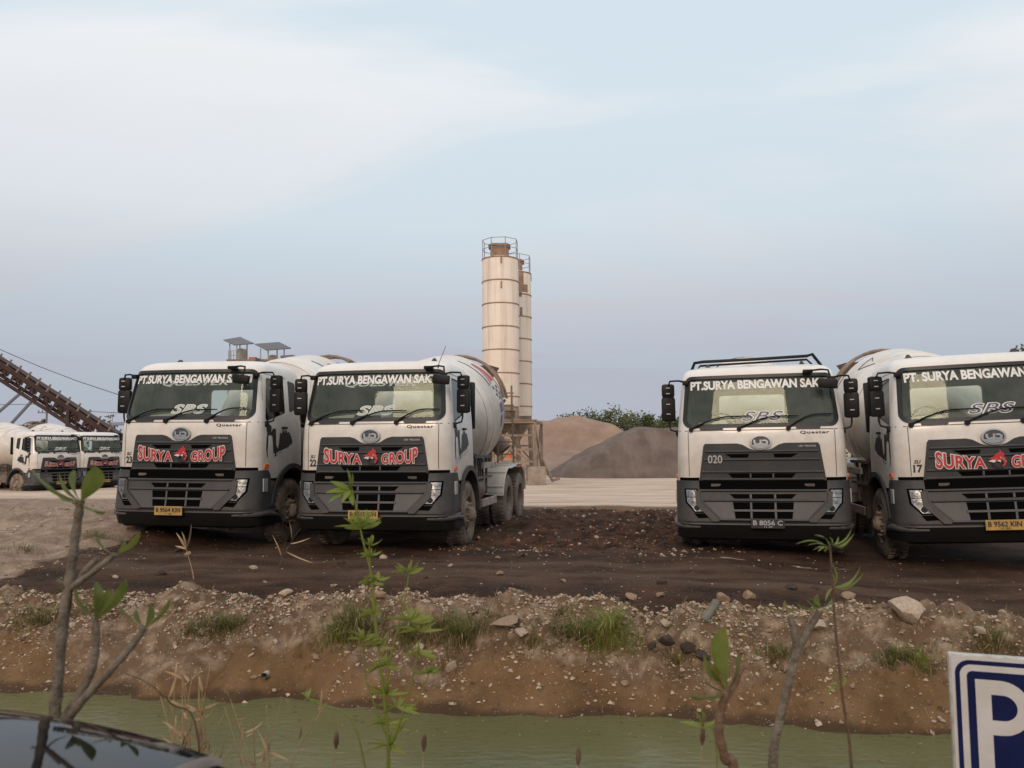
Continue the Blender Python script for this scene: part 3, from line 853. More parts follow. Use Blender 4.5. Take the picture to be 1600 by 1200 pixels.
    for z, w in ((1.635, .80), (1.515, .82), (1.335, .86), (1.228, .86)):
        for k in range(1):
            pts0 = [f((-w + 2*w*i/20, z + .018), .021) for i in range(21)]; pts1 = [f((-w + 2*w*i/20, z), .045) for i in range(21)]; pts2 = [f((-w + 2*w*i/20, z - .018), .021) for i in range(21)]
            o = len(rib.v); rib.v += [tuple(v) for v in pts0 + pts1 + pts2]
            for i in range(20):
                rib.f.append((o+i, o+i+1, o+21+i+1, o+21+i)); rib.m.append(0)
                rib.f.append((o+21+i, o+22+i, o+42+i+1, o+42+i)); rib.m.append(0)
    rib.build('grille_rib', M['mid'], g, 30)
    sl = MB()
    for poly in ([(-.52, 1.60), (-.17, 1.60), (-.19, 1.545), (-.42, 1.545)], [(.52, 1.60), (.17, 1.60), (.19, 1.545), (.42, 1.545)],
                 [(-.48, 1.315), (.48, 1.315), (.42, 1.25), (-.42, 1.25)]):
        patch(poly, f, .0235, 0, '', None, extra=sl)
    sl.build('slot_shade', M['flat_black'], g)  # flat black patches on the grille; the slots' shade is their colour
    vb = MB()
    for a in (-.16, .16): patch([(a - .012, 1.25), (a + .012, 1.25), (a + .012, 1.315), (a - .012, 1.315)], f, .034, .012, '', None, extra=vb)
    vb.build('grille_bar', M['mid'], g)
    # shade of the gap under the grille, put into flat black sheets
    gp = MB()
    def gapf(p, d): return Vector((p[0], front(p[0], p[1]) + .05 - d, p[1]))
    patch([(-1.19, 1.08), (1.19, 1.08), (1.19, 1.205), (-1.19, 1.205)], gapf, 0, .12, 'gap_shade', M['flat_black'], parent=root)
    for a in (-.66, .66):
        gb = MB(); gb.box(Vector((a, bump_f(a, 1.15) - .002, 1.145)), (.14, .02, .04), bev=.006); gb.build('bonnet_latch', M['chassis'], root)
    for s in (-1, 1):
        patch([(s*.90, 1.255), (s*.90, 1.19), (s*1.19, 1.19), (s*1.19, 1.255)][::-s], f, .014, .02, 'gap_shade', M['flat_black'], parent=root)
    # badge
    b = MB()
    disc(b, (0, 1.765), .155, .108, f, .030, 0, hole=.0); disc(b, (0, 1.765), .155, .108, f, .040, 1, hole=.84)
    b.add([], [])
    for k in range(28):
        a0, a1 = R(360*k/28), R(360*(k+1)/28)
        P = [f((.155*cos(a), 1.765 + .108*sin(a)), dd) for a in (a0, a1) for dd in (.0, .040)]
        b.add(P, [(0, 2, 3, 1)], 1)
    disc(b, (0, 1.765), .130, .085, f, .036, 1, hole=0, a0=205, a1=335)
    u = [(-.105, 1.805), (-.075, 1.805), (-.075, 1.765), (-.06, 1.752), (-.03, 1.752), (-.015, 1.765), (-.015, 1.805), (.012, 1.805), (.012, 1.76), (-.015, 1.728), (-.075, 1.728), (-.105, 1.76)]
    patch(u, f, .046, .012, '', None, extra=b); nbx = len(b.f)
    dd = [(.02, 1.805), (.075, 1.805), (.105, 1.785), (.105, 1.748), (.075, 1.728), (.02, 1.728), (.02, 1.752), (.065, 1.752), (.078, 1.765), (.065, 1.782), (.02, 1.782)]
    patch(dd, f, .046, .012, '', None, extra=b)
    b.m = [m_ if m_ in (0,) and i < 28 else 1 for i, m_ in enumerate(b.m)]
    b.build('badge', [M['mid'], M['chrome']], root)
    lt = MB(); lettering(lt, 'Quester', .56, .97, 1.875, 1.925, f, .004, .03, space=1.15); lt.build('model_lettering', M['chassis'], root)
    lt = MB(); lettering(lt, 'UD TRUCKS', .53, .77, 1.695, 1.72, f, .024, .03, space=1.1); lt.build('maker_lettering', M['silver'], root)
    # --- bumper
    zs = [.37, .44, .52, .575, .595, .62, .66, .80, .95, 1.06, 1.13, 1.19, 1.205, 1.212]
    ts = sorted(set([-1 + 2*k/24 for k in range(25)] + [s*(1-q) for s in (-1, 1) for q in (.18, .14, .10, .06, .03, .01)]))
    bm_ = MB(); P = None
    for z in zs:
        inset = .02 if z > 1.21 else (.012 if z in (.595,) else 0)
        row = [(t * 1.25, bump_f(t * 1.25, z) + inset, z) for t in ts]
        ys = row[-1][1]; sl_ = hermite([(.37, 1.0), (.56, .86), (.75, .66), (1.10, .60), (1.212, .52)])(z)
        row = [(-1.25 + inset, ys + (sl_ - ys) * k / 5, z) for k in range(5, 0, -1)] + row + [(1.25 - inset, ys + (sl_ - ys) * k / 5, z) for k in range(1, 6)]
        bm_.v += row; P = len(row)
    for j in range(len(zs) - 1):
        for k in range(P - 1): bm_.f.append((j*P+k, j*P+k+1, (j+1)*P+k+1, (j+1)*P+k)); bm_.m.append(1 if zs[j] < .57 else 0)
    top = (len(zs)-1)*P
    bm_.f.append(tuple(range(top, top + P))); bm_.m.append(0); bm_.f.append(tuple(range(P))); bm_.m.append(1)
    bump = bm_.build('bumper', [M['dark'], M['black']], root, 30)
    fb = on_front(bump_f)
    patch([(-.90, 1.085), (.90, 1.085), (.905, 1.213), (-.905, 1.213)], fb, .005, .02, 'gap_shade', M['flat_black'], parent=bump)  # black sheet over the bumper, painting the shade of the gap
    lg = [(-.90, 1.085), (.90, 1.085), (.88, .90), (.60, .645), (-.60, .645), (-.88, .90)]
    patch(lg, fb, .022, .04, 'lower_grille', M['dark'], parent=bump)
    for s in (-1, 1):
        fr = MB()
        patch([(s*.97, 1.06), (s*.905, 1.06), (s*.885, .90), (s*.615, .652), (s*.64, .625), (s*.72, .625), (s*.955, .86)][::s], fb, .034, .05, '', None, extra=fr)
        fr.build('grille_frame', M['dark'], bump, 30)
    for s in (-1, 1):
        mg = MB()
        patch([(s*.84, .905), (s*.43, .905), (s*.40, .665), (s*.60, .665)][::s], fb, .0255, .02, '', None, extra=mg)
        mg.build('grille_infill', M['mid'], bump, 30)
    rib = MB()
    for z, w in ((1.066, .88), (.925, .85), (.648, .62)):
        pts = [[f_ for f_ in (fb((-w + 2*w*i/20, z + .02), .023), fb((-w + 2*w*i/20, z), .055), fb((-w + 2*w*i/20, z - .02), .023))] for i in range(21)]
        o = len(rib.v); rib.v += [tuple(v) for r3 in pts for v in r3]
        for i in range(20):
            for c in range(2): rib.f.append((o+i*3+c, o+i*3+3+c, o+i*3+4+c, o+i*3+1+c)); rib.m.append(0)
    rib.build('grille_rib', M['mid'], bump, 30)
    sl = MB()
    patch([(-.47, 1.02), (.47, 1.02), (.40, .955), (-.40, .955)], fb, .0275, 0, '', None, extra=sl)
    patch([(-.425, .902), (.425, .902), (.395, .672), (-.395, .672)], fb, .0275, 0, '', None, extra=sl)
    for s in (-1, 1): patch([(s*.99, .735), (s*.80, .735), (s*.74, .675), (s*.93, .665)][::s], fb, .006, 0, '', None, extra=sl)
    sl.build('slot_shade', M['flat_black'], bump)  # uncut openings: their shade is painted as black patches
    vb = MB()
    for a in (-.17, .17):
        patch([(a - .014, .675), (a + .014, .675), (a + .014, .90), (a - .014, .90)], fb, .033, .02, '', None, extra=vb)
        patch([(a - .014, .957), (a + .014, .957), (a + .014, 1.018), (a - .014, 1.018)], fb, .033, .02, '', None, extra=vb)
    patch([(-.43, .772), (.43, .772), (.43, .80), (-.43, .80)], fb, .042, .03, '', None, extra=vb)
    vb.build('grille_bar', M['mid'], bump, 30)
    for s in (-1, 1):
        hl = [(s*1.10, 1.075), (s*.95, 1.075), (s*.925, .93), (s*.84, .765), (s*.97, .765), (s*1.085, .90)][::s]
        bez = [(s*1.125, 1.095), (s*.93, 1.095), (s*.90, .93), (s*.80, .745), (s*.98, .745), (s*1.11, .89)][::s]
        patch(bez, fb, .008, .02, 'headlight_bezel', M['flat_black'], parent=bump, step=.04)
        h = patch(hl, fb, .011, .02, 'headlight', M['reflector'], parent=root, step=.03)
        hb = MB()
        for c, r_ in (((s*1.01, 1.025), .036), ((s*1.005, .895), .050), ((s*.945, .815), .042)):
            disc(hb, c, r_, r_, fb, .0165, 0, hole=.45); disc(hb, c, r_*.45, r_*.45, fb, .0145, 1)
        patch([(s*1.095, .975), (s*.935, .975), (s*.933, .965), (s*1.093, .965)][::s], fb, .018, 0, '', None, extra=hb)
        hb.m = [m_ if i < 112 else 2 for i, m_ in enumerate(hb.m)]
        hb.build('bulb', [M['reflector'], M['dim'], M['flat_black']], h)
        patch(hl, fb, .021, 0, 'lens', M['lens'], parent=h, step=.03)
        c_ = MB(); c_.box((s*1.252, .42, .98), (.02, .14, .20), bev=.008); c_.build('side_lamp', M['lens'] if False else M['silver'], bump)
        # rubbery lower corner lip
        lip = MB(); pts = [(s*1.22, .95, .47), (s*1.26, .70, .52), (s*1.255, .45, .55), (s*1.21, .24, .545), (s*1.08, .12, .54), (s*.9, .06, .535)]
        lip.tube(pts, [.03, .045, .045, .04, .03, .015], 8); lip.build('bumper_lip', M['dark'], bump, 40)
    tw = MB(); tw.box((.0, .55, .50), (2.2, .6, .34), bev=.03); tw.build('crossmember', M['black'], root, 40)
    # --- mirrors
    for s in (-1, 1):
        ar = MB()
        ar.tube([(s*1.05, .36, 2.70), (s*1.18, .40, 2.73), (s*1.31, .46, 2.73), (s*1.335, .48, 2.66), (s*1.335, .50, 2.05), (s*1.32, .50, 1.98), (s*1.2, .48, 1.94)], .014, 8)
        ar.box((s*1.07, .38, 2.69), (.09, .08, .07), bev=.015); ar.box((s*1.21, .48, 1.93), (.06, .08, .09), bev=.015)
        am = ar.build('mirror_arm', M['black'], root, 40)
        for z, h, w in ((2.30, .38, .215), (2.585, .215, .20)):
            m_ = MB(); m_.box((s*1.345, .52, z), (w, .10, h), Matrix.Rotation(R(-12*s), 3, 'Z'), bev=.045)
            m2 = m_.build('mirror', M['black'], root, 40)
            g_ = MB(); g_.box((s*1.345 + .012*s, .578, z), (w - .04, .006, h - .04), Matrix.Rotation(R(-12*s), 3, 'Z')); g_.build('mirror_glass', M['chrome'], m2)
            for zz in (z - h*.2, z + h*.2):
                cl = MB(); cl.box((s*1.345, .462, zz), (.06, .012, .014), Matrix.Rotation(R(-12*s), 3, 'Z')); cl.build('mirror_clip', M['silver'], m2)
    fm = MB(); fm.tube([(.70, .22, 2.80), (.90, .20, 2.815), (.99, .17, 2.80), (1.01, .12, 2.70), (.98, .10, 2.64)], .014, 8); fm.box((.72, .28, 2.80), (.14, .1, .05), bev=.015)
    fm.box((.97, .09, 2.60), (.27, .07, .14), Matrix.Rotation(R(6), 3, 'Y'), bev=.06)
    fm.build('front_mirror', M['black'], root, 40)
    # --- wheels
    tyre = [(-.14, .30), (-.15, .36), (-.155, .45), (-.13, .50), (-.10, .515), (.10, .515), (.13, .50), (.155, .45), (.15, .36), (.14, .30), (.08, .285), (-.08, .285), (-.14, .30)]
    def tyre_mesh(nm, key):
        tm = MB(); tm.lathe(tyre, None, 40)
        for k in range(40):
            a = 2*pi*k/40
            for sgn in (-1, 1):
                c = Vector((sgn*.085, .512*cos(a + sgn*.04), .512*sin(a + sgn*.04)))
                tm.box(c, (.075, .035, .03), Matrix.Rotation(a, 3, 'X'))
        return tm.mesh(nm, M[key], 40)
    tyre_f, tyre_r = tyre_mesh('wheel', 'tyre'), tyre_mesh('wheel', 'tyre_pale')
    def rim_mesh(deep):
        rm = MB()
        if deep: rm.lathe([(.13, .305), (.145, .29), (.10, .275), (-.02, .25), (-.05, .20), (-.05, .14), (.02, .12), (.05, .08), (.05, .0)], None, 32)
        else: rm.lathe([(.13, .305), (.145, .29), (.11, .275), (.09, .24), (.13, .20), (.15, .15), (.15, .12), (.23, .105), (.24, .08), (.26, .06), (.26, .0)], None, 32)
        for k in range(10):
            a = 2*pi*k/10; x = -.03 if deep else .155; r_ = .17
            rm.tube([(x - .02, r_*cos(a), r_*sin(a)), (x + .03, r_*cos(a), r_*sin(a))], .017, 6)
        for k in range(10):
            a = 2*pi*(k+.5)/10; x = -.005 if deep else .105; r_ = .225
            rm.tube([(x - .01, r_*cos(a), r_*sin(a)), (x + .012, r_*cos(a), r_*sin(a))], .026, 8, mi=1)
        return rm.mesh('rim', [M['rim'], M['flat_black']], 35)
    rim_f, rim_r = rim_mesh(False), rim_mesh(True)
    for y, xs, tm, rm in ((1.36, (1.08,), tyre_f, rim_f), (4.85, (1.09, .76), tyre_r, rim_r), (6.2, (1.09, .76), tyre_r, rim_r)):
        for s in (-1, 1):
            for x in xs:
                w_ = link('wheel', tm, root, (s*x, y, .515))
                if s < 0: w_.rotation_euler = (0, 0, pi)
                if x > 1: link('rim', rm, w_)
    ax = MB()
    for y in (1.36, 4.85, 6.2): ax.tube([(-1.0, y, .515), (1.0, y, .515)], .09, 10)
    for y in (4.85, 6.2): ax.lathe([(-.22, .0), (-.2, .16), (-.08, .21), (.08, .21), (.2, .16), (.22, 0)], Matrix.Translation((0, y, .53)), 16)
    ax.build('axle', M['chassis'], root, 40)
    # --- chassis, tanks, fenders, rails
    ch = MB()
    for s in (-1, 1): ch.box((s*.42, 3.95, .88), (.09, 6.3, .28), bev=.01); ch.box((s*.42, 4.5, 1.12), (.10, 5.4, .16), bev=.01)
    for y in (2.1, 3.2, 4.3, 5.5, 6.9): ch.box((0, y, .9), (.8, .12, .2), bev=.01)
    ch.box((0, 1.2, .75), (.9, 1.5, .6), bev=.08); ch.box((0, 2.15, 1.2), (.8, .5, .5), bev=.05)
    ch.build('chassis', M['chassis'], root, 40)
    for s in (-1, 1):
        tk = MB(); tk.tube([(s*.88, 2.35, .84), (s*.88, 3.05, .84)], .26, 20) if s > 0 else tk.box((s*.86, 2.7, .86), (.5, .75, .52), bev=.05)
        tk.build('fuel_tank' if s > 0 else 'battery_box', M['chassis'], root, 40)
        rl = MB()
        for y in (2.25, 3.15): rl.bar((s*1.13, y, .75), (s*1.13, y, 1.42), .04)
        for z in (1.42, 1.05): rl.bar((s*1.13, 2.15, z), (s*1.13, 3.6, z), .045)
        for y in (2.45, 2.6, 2.78):
            rl.tube([(s*.75, y, 1.05), (s*.8, y, 1.38), (s*.95, y+.1, 1.47), (s*1.08, y+.2, 1.38), (s*1.1, y+.25, 1.0)], .02, 6)
        rl.bar((s*1.0, 2.5, 1.30), (s*1.0, 3.7, 1.34), .06)
        rl.build('hose_rack', M['chassis'], root, 40)
        gd = MB(); gd.box((s*1.16, 3.25, .60), (.04, 1.25, .14), bev=.01); gd.build('side_guard', M['frame_pale'], root)
        gd = MB(); gd.box((s*1.14, 3.35, 1.26), (.05, 1.1, .11), bev=.01); gd.build('side_rail', M['frame_pale'], root)
        for y in (4.85, 6.2):
            pass
        fd = MB(); pr = []
        for k in range(0, 10): a = R(168 - k*10.0); pr.append((4.85 + .66*cos(a), .56 + .66*sin(a)))
        pr += [(5.5, 1.235)]
        for k in range(0, 10): a = R(102 - k*10.0); pr.append((6.2 + .66*cos(a), .56 + .66*sin(a)))
        pr = [p_ for i, p_ in enumerate(pr) if True]
        for q, (yy, zz) in enumerate(pr):
            for xx, dz in ((.55, 0), (1.24, 0), (1.255, -.05), (1.24, -.06), (.55, -.02)): fd.v.append((s*xx, yy, zz + dz))
        for q in range(len(pr) - 1):
            for c in range(4): fd.f.append((q*5+c, (q+1)*5+c, (q+1)*5+c+1, q*5+c+1)); fd.m.append(0)
        for q in (1, 4, 7, 13, 16):
            fd.tube([(s*.56, pr[q][0], pr[q][1] + .008), (s*1.24, pr[q][0], pr[q][1] + .008)], .022, 6)
        fd.build('rear_fender', M['cab'], root, 35)
        lm = MB(); lm.box((s*1.258, 6.0, 1.20), (.02, .5, .05)); lm.build('marker_strip', M['redlens'], root)
        tl = MB(); tl.box((s*.95, 6.98, .95), (.4, .06, .16), bev=.01); tl.build('tail_lamp', M['redlens'], root)
    bbar = MB(); bbar.box((0, 6.95, .80), (2.3, .08, .12), bev=.01); bbar.build('rear_bumper', M['chassis'], root)
    # --- drum
    dm = MB(); dm.lathe(DRUM_P, DM, 64)
    drum = dm.build('drum', M['drum'], root, 30)
    bd = MB()
    for t, w in ((1.30, .02), (1.62, .015), (2.72, .015), (3.05, .012)): bd.lathe([(t - w, DR(t) - .004), (t - w, DR(t) + .006), (t + w, DR(t) + .006), (t + w, DR(t) - .004)], DM, 64)
    bd.build('weld_seam', M['drum'], drum, 20)
    bd = MB(); bd.lathe([(3.62, .84), (3.62, .98), (3.76, .98), (3.76, .78)], DM, 48); bd.build('roller_ring', M['rustframe'], drum, 30)
    hat = MB(); hat.lathe([(0, .16), (.025, .15), (.03, .0)], DM @ Matrix.Translation((2.2, 0, 0)) @ Matrix.Rotation(R(200), 4, 'X') @ Matrix.Translation((0, 0, -1.19)) @ Matrix.Rotation(R(90), 4, 'Y'), 16)
    hat.build('hatch_cover', M['drum'], drum, 30)
    for s in (-1, 1):
        f_d = on_drum(s)
        if s < 0:
            dc = MB()
            for pa, pb in (((1.75, .55), (2.2, .75)), ((2.2, .75), (2.32, .45)), ((2.32, .45), (2.05, .52))):
                dc.tube([f_d((pa[0] + (pb[0]-pa[0])*k/8, pa[1] + (pb[1]-pa[1])*k/8), .003) for k in range(9)], .008, 5)
            dc.build('drum_decal', M['ink'], drum); continue
        def dpoly(mb, poly, d, mi):
            n_ = len(poly); c = (sum(p_[0] for p_ in poly)/n_, sum(p_[1] for p_ in poly)/n_)
            # grid between the two long edges (quads given as 4 corners)
            A, B, C, D_ = poly; K_ = 6
            vs = []
            for i in range(K_ + 1):
                for j in range(K_ + 1):
                    u, v = i/K_, j/K_
                    p_ = [(A[q]*(1-u)+B[q]*u)*(1-v) + (D_[q]*(1-u)+C[q]*u)*v for q in (0, 1)]
                    vs.append(f_d((p_[0], p_[1] + .12), d))
            mb.add(vs, [(i*(K_+1)+j, (i+1)*(K_+1)+j, (i+1)*(K_+1)+j+1, i*(K_+1)+j+1) for i in range(K_) for j in range(K_)], mi)
        dc = MB()
        dpoly(dc, [(1.95, .25), (2.0, .25), (2.16, .92), (2.08, .92)], .004, 0)
        dpoly(dc, [(2.35, .42), (2.42, .42), (2.72, .86), (2.44, .86)], .004, 1)
        dpoly(dc, [(2.28, .42), (2.31, .42), (2.36, .90), (2.28, .90)], .004, 1)
        for i in range(4):
            for j in range(3):
                if (i + j) % 2 == 0:
                    t0, p0 = 2.22 + j*.15 + i*.02, .95 + i*.065
                    dpoly(dc, [(t0, p0), (t0 + .13, p0), (t0 + .14, p0 + .055), (t0 + .01, p0 + .055)], .004, 0)
        dpoly(dc, [(2.30, 1.27), (2.55, 1.24), (2.57, 1.40), (2.32, 1.43)], .004, 0)
        dpoly(dc, [(2.64, 1.12), (2.80, 1.12), (2.84, 1.56), (2.66, 1.58)], .004, 0)
        dpoly(dc, [(2.86, 1.05), (2.93, 1.05), (2.96, 1.40), (2.90, 1.40)], .004, 1)
        dpoly(dc, [(2.30, 1.47), (2.50, 1.45), (2.42, 1.66), (2.34, 1.67)], .004, 0)
        dc.build('drum_decal', [M['navy'], M['red']], drum)
    # pedestal, hopper, chute, hoop
    pd = MB()
    for s in (-1, 1):
        pd.bar((s*.45, 5.75, 1.18), (s*.62, 5.72, 2.25), .12); pd.bar((s*.45, 6.6, 1.18), (s*.62, 6.2, 2.9), .10); pd.bar((s*.62, 5.72, 2.25), (s*.62, 6.2, 2.9), .09)
        pd.bar((s*.45, 2.15, 1.18), (s*.30, 2.0, 2.0), .12); pd.bar((s*.5, 6.5, 1.25), (s*.62, 5.75, 2.2), .06)
        # access ladder
        pd.bar((s*1.0, 6.75, 1.0), (s*.95, 6.75, 3.0), .04); pd.bar((s*.62, 6.75, 1.0), (s*.62, 6.75, 3.0), .04)
        for k in range(7): pd.bar((s*1.0, 6.75, 1.15 + k*.28), (s*.62, 6.75, 1.15 + k*.28), .03)
    pd.box((0, 5.74, 2.0), (1.3, .1, .12)); pd.box((0, 2.05, 1.75), (.6, .25, .4), bev=.03)
    pd.build('pedestal', M['rustframe'], root, 40)
    hp = MB()
    t_ = [(-.62, 5.95, 3.40), (.62, 5.95, 3.40), (.62, 7.0, 3.44), (-.62, 7.0, 3.44)]; b_ = [(-.32, 6.3, 2.95), (.32, 6.3, 2.95), (.32, 6.75, 2.9), (-.32, 6.75, 2.9)]
    ti = [(x*.93, 6.47 + (y-6.47)*.93, z) for x, y, z in t_]
    hp.add(t_ + b_ + ti + [(x*.9, y, z) for x, y, z in b_], [(0,1,5,4),(1,2,6,5),(2,3,7,6),(3,0,4,7),(8,12,13,9),(9,13,14,10),(10,14,15,11),(11,15,12,8),(0,8,9,1),(1,9,10,2),(2,10,11,3),(3,11,8,0),(4,5,13,12),(5,6,14,13),(6,7,15,14),(7,4,12,15)])
    hp.build('hopper', M['rustframe'], root)
    hoop = MB()
    for y in (5.55, 5.9):
        hoop.tube([(1.02*sin(R(a)), y, 2.46 + 1.12*cos(R(a))) for a in range(-80, 81, 10)], .03, 8)
    for a in (-70, -40, 0, 40, 70): hoop.bar((1.02*sin(R(a)), 5.55, 2.46 + 1.12*cos(R(a))), (1.02*sin(R(a)), 5.9, 2.46 + 1.12*cos(R(a))), .03)
    for s in (-1, 1): hoop.bar((s*1.0, 5.72, 2.62), (s*.62, 5.74, 2.1), .05); 
    hoop.build('drum_hoop', M['rustframe'], root, 40)
    cu = MB()
    for k in range(5): pass
    cu.tube([(0, 6.75, 2.85), (.1, 7.0, 2.45), (.35, 7.1, 1.9), (.7, 7.1, 1.5)], [.28, .26, .22, .2], 14, False); cu.build('chute', M['rustframe'], root, 40)
    wt = MB(); wt.tube([(-.55, 2.02, 2.62), (.55, 2.02, 2.62)], .17, 18) if False else wt.tube([(-1.0, 3.3, 1.32), (-1.0, 4.05, 1.32)], .16, 18); wt.build('water_tank', M['cab'], root, 40)
    # door artwork: dark splashed silhouette and slanted lettering
    for s in (-1, 1):
        sd = on_side(s)
        A = [(.50, 1.90), (.58, 1.93), (.66, 1.89), (.64, 1.80), (.70, 1.86), (.80, 1.86), (.80, 1.60), (.86, 1.54), (.90, 1.63), (.94, 1.80), (1.0, 1.78), (1.04, 1.85), (1.10, 1.80), (1.14, 1.86),
             (1.20, 1.80), (1.26, 1.82), (1.33, 1.74), (1.38, 1.66), (1.34, 1.61), (1.27, 1.60), (1.22, 1.55), (1.12, 1.545), (1.02, 1.52), (.96, 1.47), (.84, 1.43), (.72, 1.40), (.70, 1.56), (.68, 1.74),
             (.60, 1.76), (.545, 1.74), (.535, 1.62), (.515, 1.50), (.53, 1.40), (.50, 1.42), (.47, 1.54), (.475, 1.60), (.49, 1.70), (.51, 1.78), (.49, 1.84)]
        mb = MB(); bmq = bmesh.new(); fv = bmq.faces.new([bmq.verts.new((y, z, 0)) for y, z in A]); bmesh.ops.triangulate(bmq, faces=[fv]); bmq.verts.index_update()
        mb.add([sd((v.co.x, v.co.y), .004) for v in bmq.verts], [[v.index for v in fc.verts] for fc in bmq.faces]); bmq.free()
        if s > 0: lettering(mb, 'QUESTER', .56, 1.33, 1.33, 1.43, sd, .006, .03, 0.15, mi=1, warp=lambda X, Z, s_, t_: (X, Z + s_*.16))
        else: lettering(mb, 'QUESTER', 1.33, .56, 1.33, 1.43, sd, .006, .03, 0.15, mi=1, warp=lambda X, Z, s_, t_: (X, Z + (1-s_)*.16))
        mb.build('door_decal', [M['ink'], M['white']], root)
    return root

def letter_truck(root, number=None, plate='B 9564 KIN', yellow=True, px=0.0, ghost=True, group=True, sbs='ghost', code=None, top='PT.SURYA BENGAWAN SAKTI'):
    """the writing that differs from truck to truck"""
    f, fb = on_front(), on_front(bump_f)
    g_in = lambda p, d: Vector((p[0], front(p[0], p[1]) + .022 - d, p[1]))
    m = MB(); lettering(m, top, -.99, 1.0, 2.57, 2.70, g_in, .007, .042, ref=.02)
    m.build('windscreen_lettering', M['white'], root)
    if ghost:
        m = MB(); lettering(m, 'QUESTER', -.50, .64, 2.515, 2.61, g_in, .002, .02, .3); m.build('sun_strip_lettering', M['ghost'], root)
    m = MB()
    wr = None
    lettering(m, 'SBS', -.25, .35, 2.085, 2.225, g_in, .004, .055, .35, 1.12, 0, ref=.02); lettering(m, 'SBS', -.25, .35, 2.085, 2.225, g_in, .006, .004, .35, 1.12, 1, ref=.02)
    m.build('initials_lettering', [M['white'], M[sbs]], root)
    if group:
        def warp(X, Z, s, t): return X, 1.345 + (Z - 1.345) * (1 + .55 * (X / .72) ** 2) + .02 * (X / .72) ** 2
        for tx, x0, x1 in (('SURYA', -.745, -.13), ('GROUP', .19, .745)):
            m = MB(); lettering(m, tx, x0, x1, 1.345, 1.49, f, .050, .075, 0, 1.06, 0, warp, ref=.03); lettering(m, tx, x0, x1, 1.345, 1.49, f, .054, .028, 0, 1.06, 1, warp)
            m.build('group_lettering', [M['white'], M['red']], root)
        e = MB()
        disc(e, (.035, 1.405), .085, .075, f, .050, 0, hole=.55); disc(e, (.045, 1.415), .075, .065, f, .053, 1, hole=.6, a0=-60, a1=150)
        sw = [(-.10, 1.475), (-.03, 1.50), (.01, 1.545), (.05, 1.56), (.045, 1.60), (.075, 1.56), (.10, 1.55), (.10, 1.50), (.13, 1.46), (.08, 1.475), (.05, 1.50), (.06, 1.455), (.01, 1.475), (-.03, 1.455)]
        bmq = bmesh.new(); fv = bmq.faces.new([bmq.verts.new((y, z, 0)) for y, z in sw]); bmesh.ops.triangulate(bmq, faces=[fv]); bmq.verts.index_update()
        e.add([f((v.co.x, v.co.y), .054) for v in bmq.verts], [[v.index for v in fc.verts] for fc in bmq.faces], 1)
        e.add([f((.04 + (v.co.x - .04) * 1.0, v.co.y - .035), .052) for v in bmq.verts], [[v.index for v in fc.verts] for fc in bmq.faces], 2); bmq.free()
        e.build('group_emblem', [M['ink'], M['red'], M['white']], root)
    if code:
        m = MB(); lettering(m, code, -.765, -.555, 1.465, 1.585, f, .047, .02); m.build('code_lettering', M['silver'], root)
    if number:
        m = MB(); lettering(m, 'SU', -1.005, -.915, 1.435, 1.485, f, .004, .03, .3); lettering(m, number, -1.015, -.90, 1.31, 1.42, f, .004, .035); m.build('unit_number', M['ink'], root)
    p = MB(); x0, x1, z0, z1 = px - .235, px + .235, .535, .67
    p.box((px, bump_f(px, .6) - .052, (z0+z1)/2), (.47, .012, .135), bev=.004)
    pl = p.build('number_plate', M['plate_y'] if yellow else M['plate_k'], root)
    fp = lambda q, d: Vector((q[0], bump_f(px, .6) - .060 - d, q[1]))
    m = MB(); lettering(m, plate, x0 + .03, x1 - .03, z0 + .045, z1 - .02, fp, .002, .02); lettering(m, '11 25', px - .05, px + .06, z0 + .012, z0 + .035, fp, .002, .02)
    m.build('plate_number', M['ink'] if yellow else M['silver'], pl)

GRP = 'concrete mixer trucks parked in the yard'
truck0 = build_truck()
def place(t, x, y, dz, yaw, roll=0.0):
    t.scale = (1, 1, 1.012); t.location = (x, y, dz); t.rotation_euler = (0, -roll, -yaw)
t23 = truck0
t22, t20, t17, fa, fb_, fc = [copy_tree(truck0) for _ in range(6)]
letter_truck(t23, '23', 'B 9564 KIN', px=-.10)
letter_truck(t22, '22', 'B 9565 KIN', px=-.06)
letter_truck(t20, None, 'B 8056 C', False, .05, ghost=False, group=False, sbs='navy', code='020')
letter_truck(t17, '17', 'B 9562 KIN', px=.0, ghost=False, sbs='navy', top='PT. SURYA BENGAWAN SAKTI')
place(t23, -5.185, 12.41, .035, R(10.8), -.010)
place(t22, -2.174, 12.10, -.025, R(10.4), -.002)
place(t20, 3.656, 11.77, -.166, R(14.1), .006)
place(t17, 6.58, 10.82, -.115, R(11.5), .032)
for t, (px_, d_, dz, yaw) in zip((fa, fb_, fc), ((97, 37.5, -.50, R(-64)), (166, 39.5, -.50, R(-63)), (64, 46.5, -.40, R(-58)))):
    p = at(px_, 700, d_); place(t, p.x, p.y, dz, yaw)
    if t is not fc: letter_truck(t, '19' if False else None, 'B 9563 KIN', px=0)
tag(t23, 'white concrete mixer truck numbered 23 with red and white group lettering, left of truck 22', 'mixer truck', GRP)
tag(t22, 'white concrete mixer truck numbered 22 parked in front of the two silos', 'mixer truck', GRP)
tag(t20, 'white concrete mixer truck with grey 020 on its grille and a black number plate', 'mixer truck', GRP)
tag(t17, 'white concrete mixer truck numbered 17 cut off by the right edge of the photo', 'mixer truck', GRP)
tag(fa, 'far mixer truck at the left edge showing its front wheel and cab side', 'mixer truck', GRP)
tag(fb_, 'far mixer truck half hidden behind truck 23, parked beside another far one', 'mixer truck', GRP)
tag(fc, 'farthest mixer truck, only its white drum rising above the far cab at left', 'mixer truck', GRP)
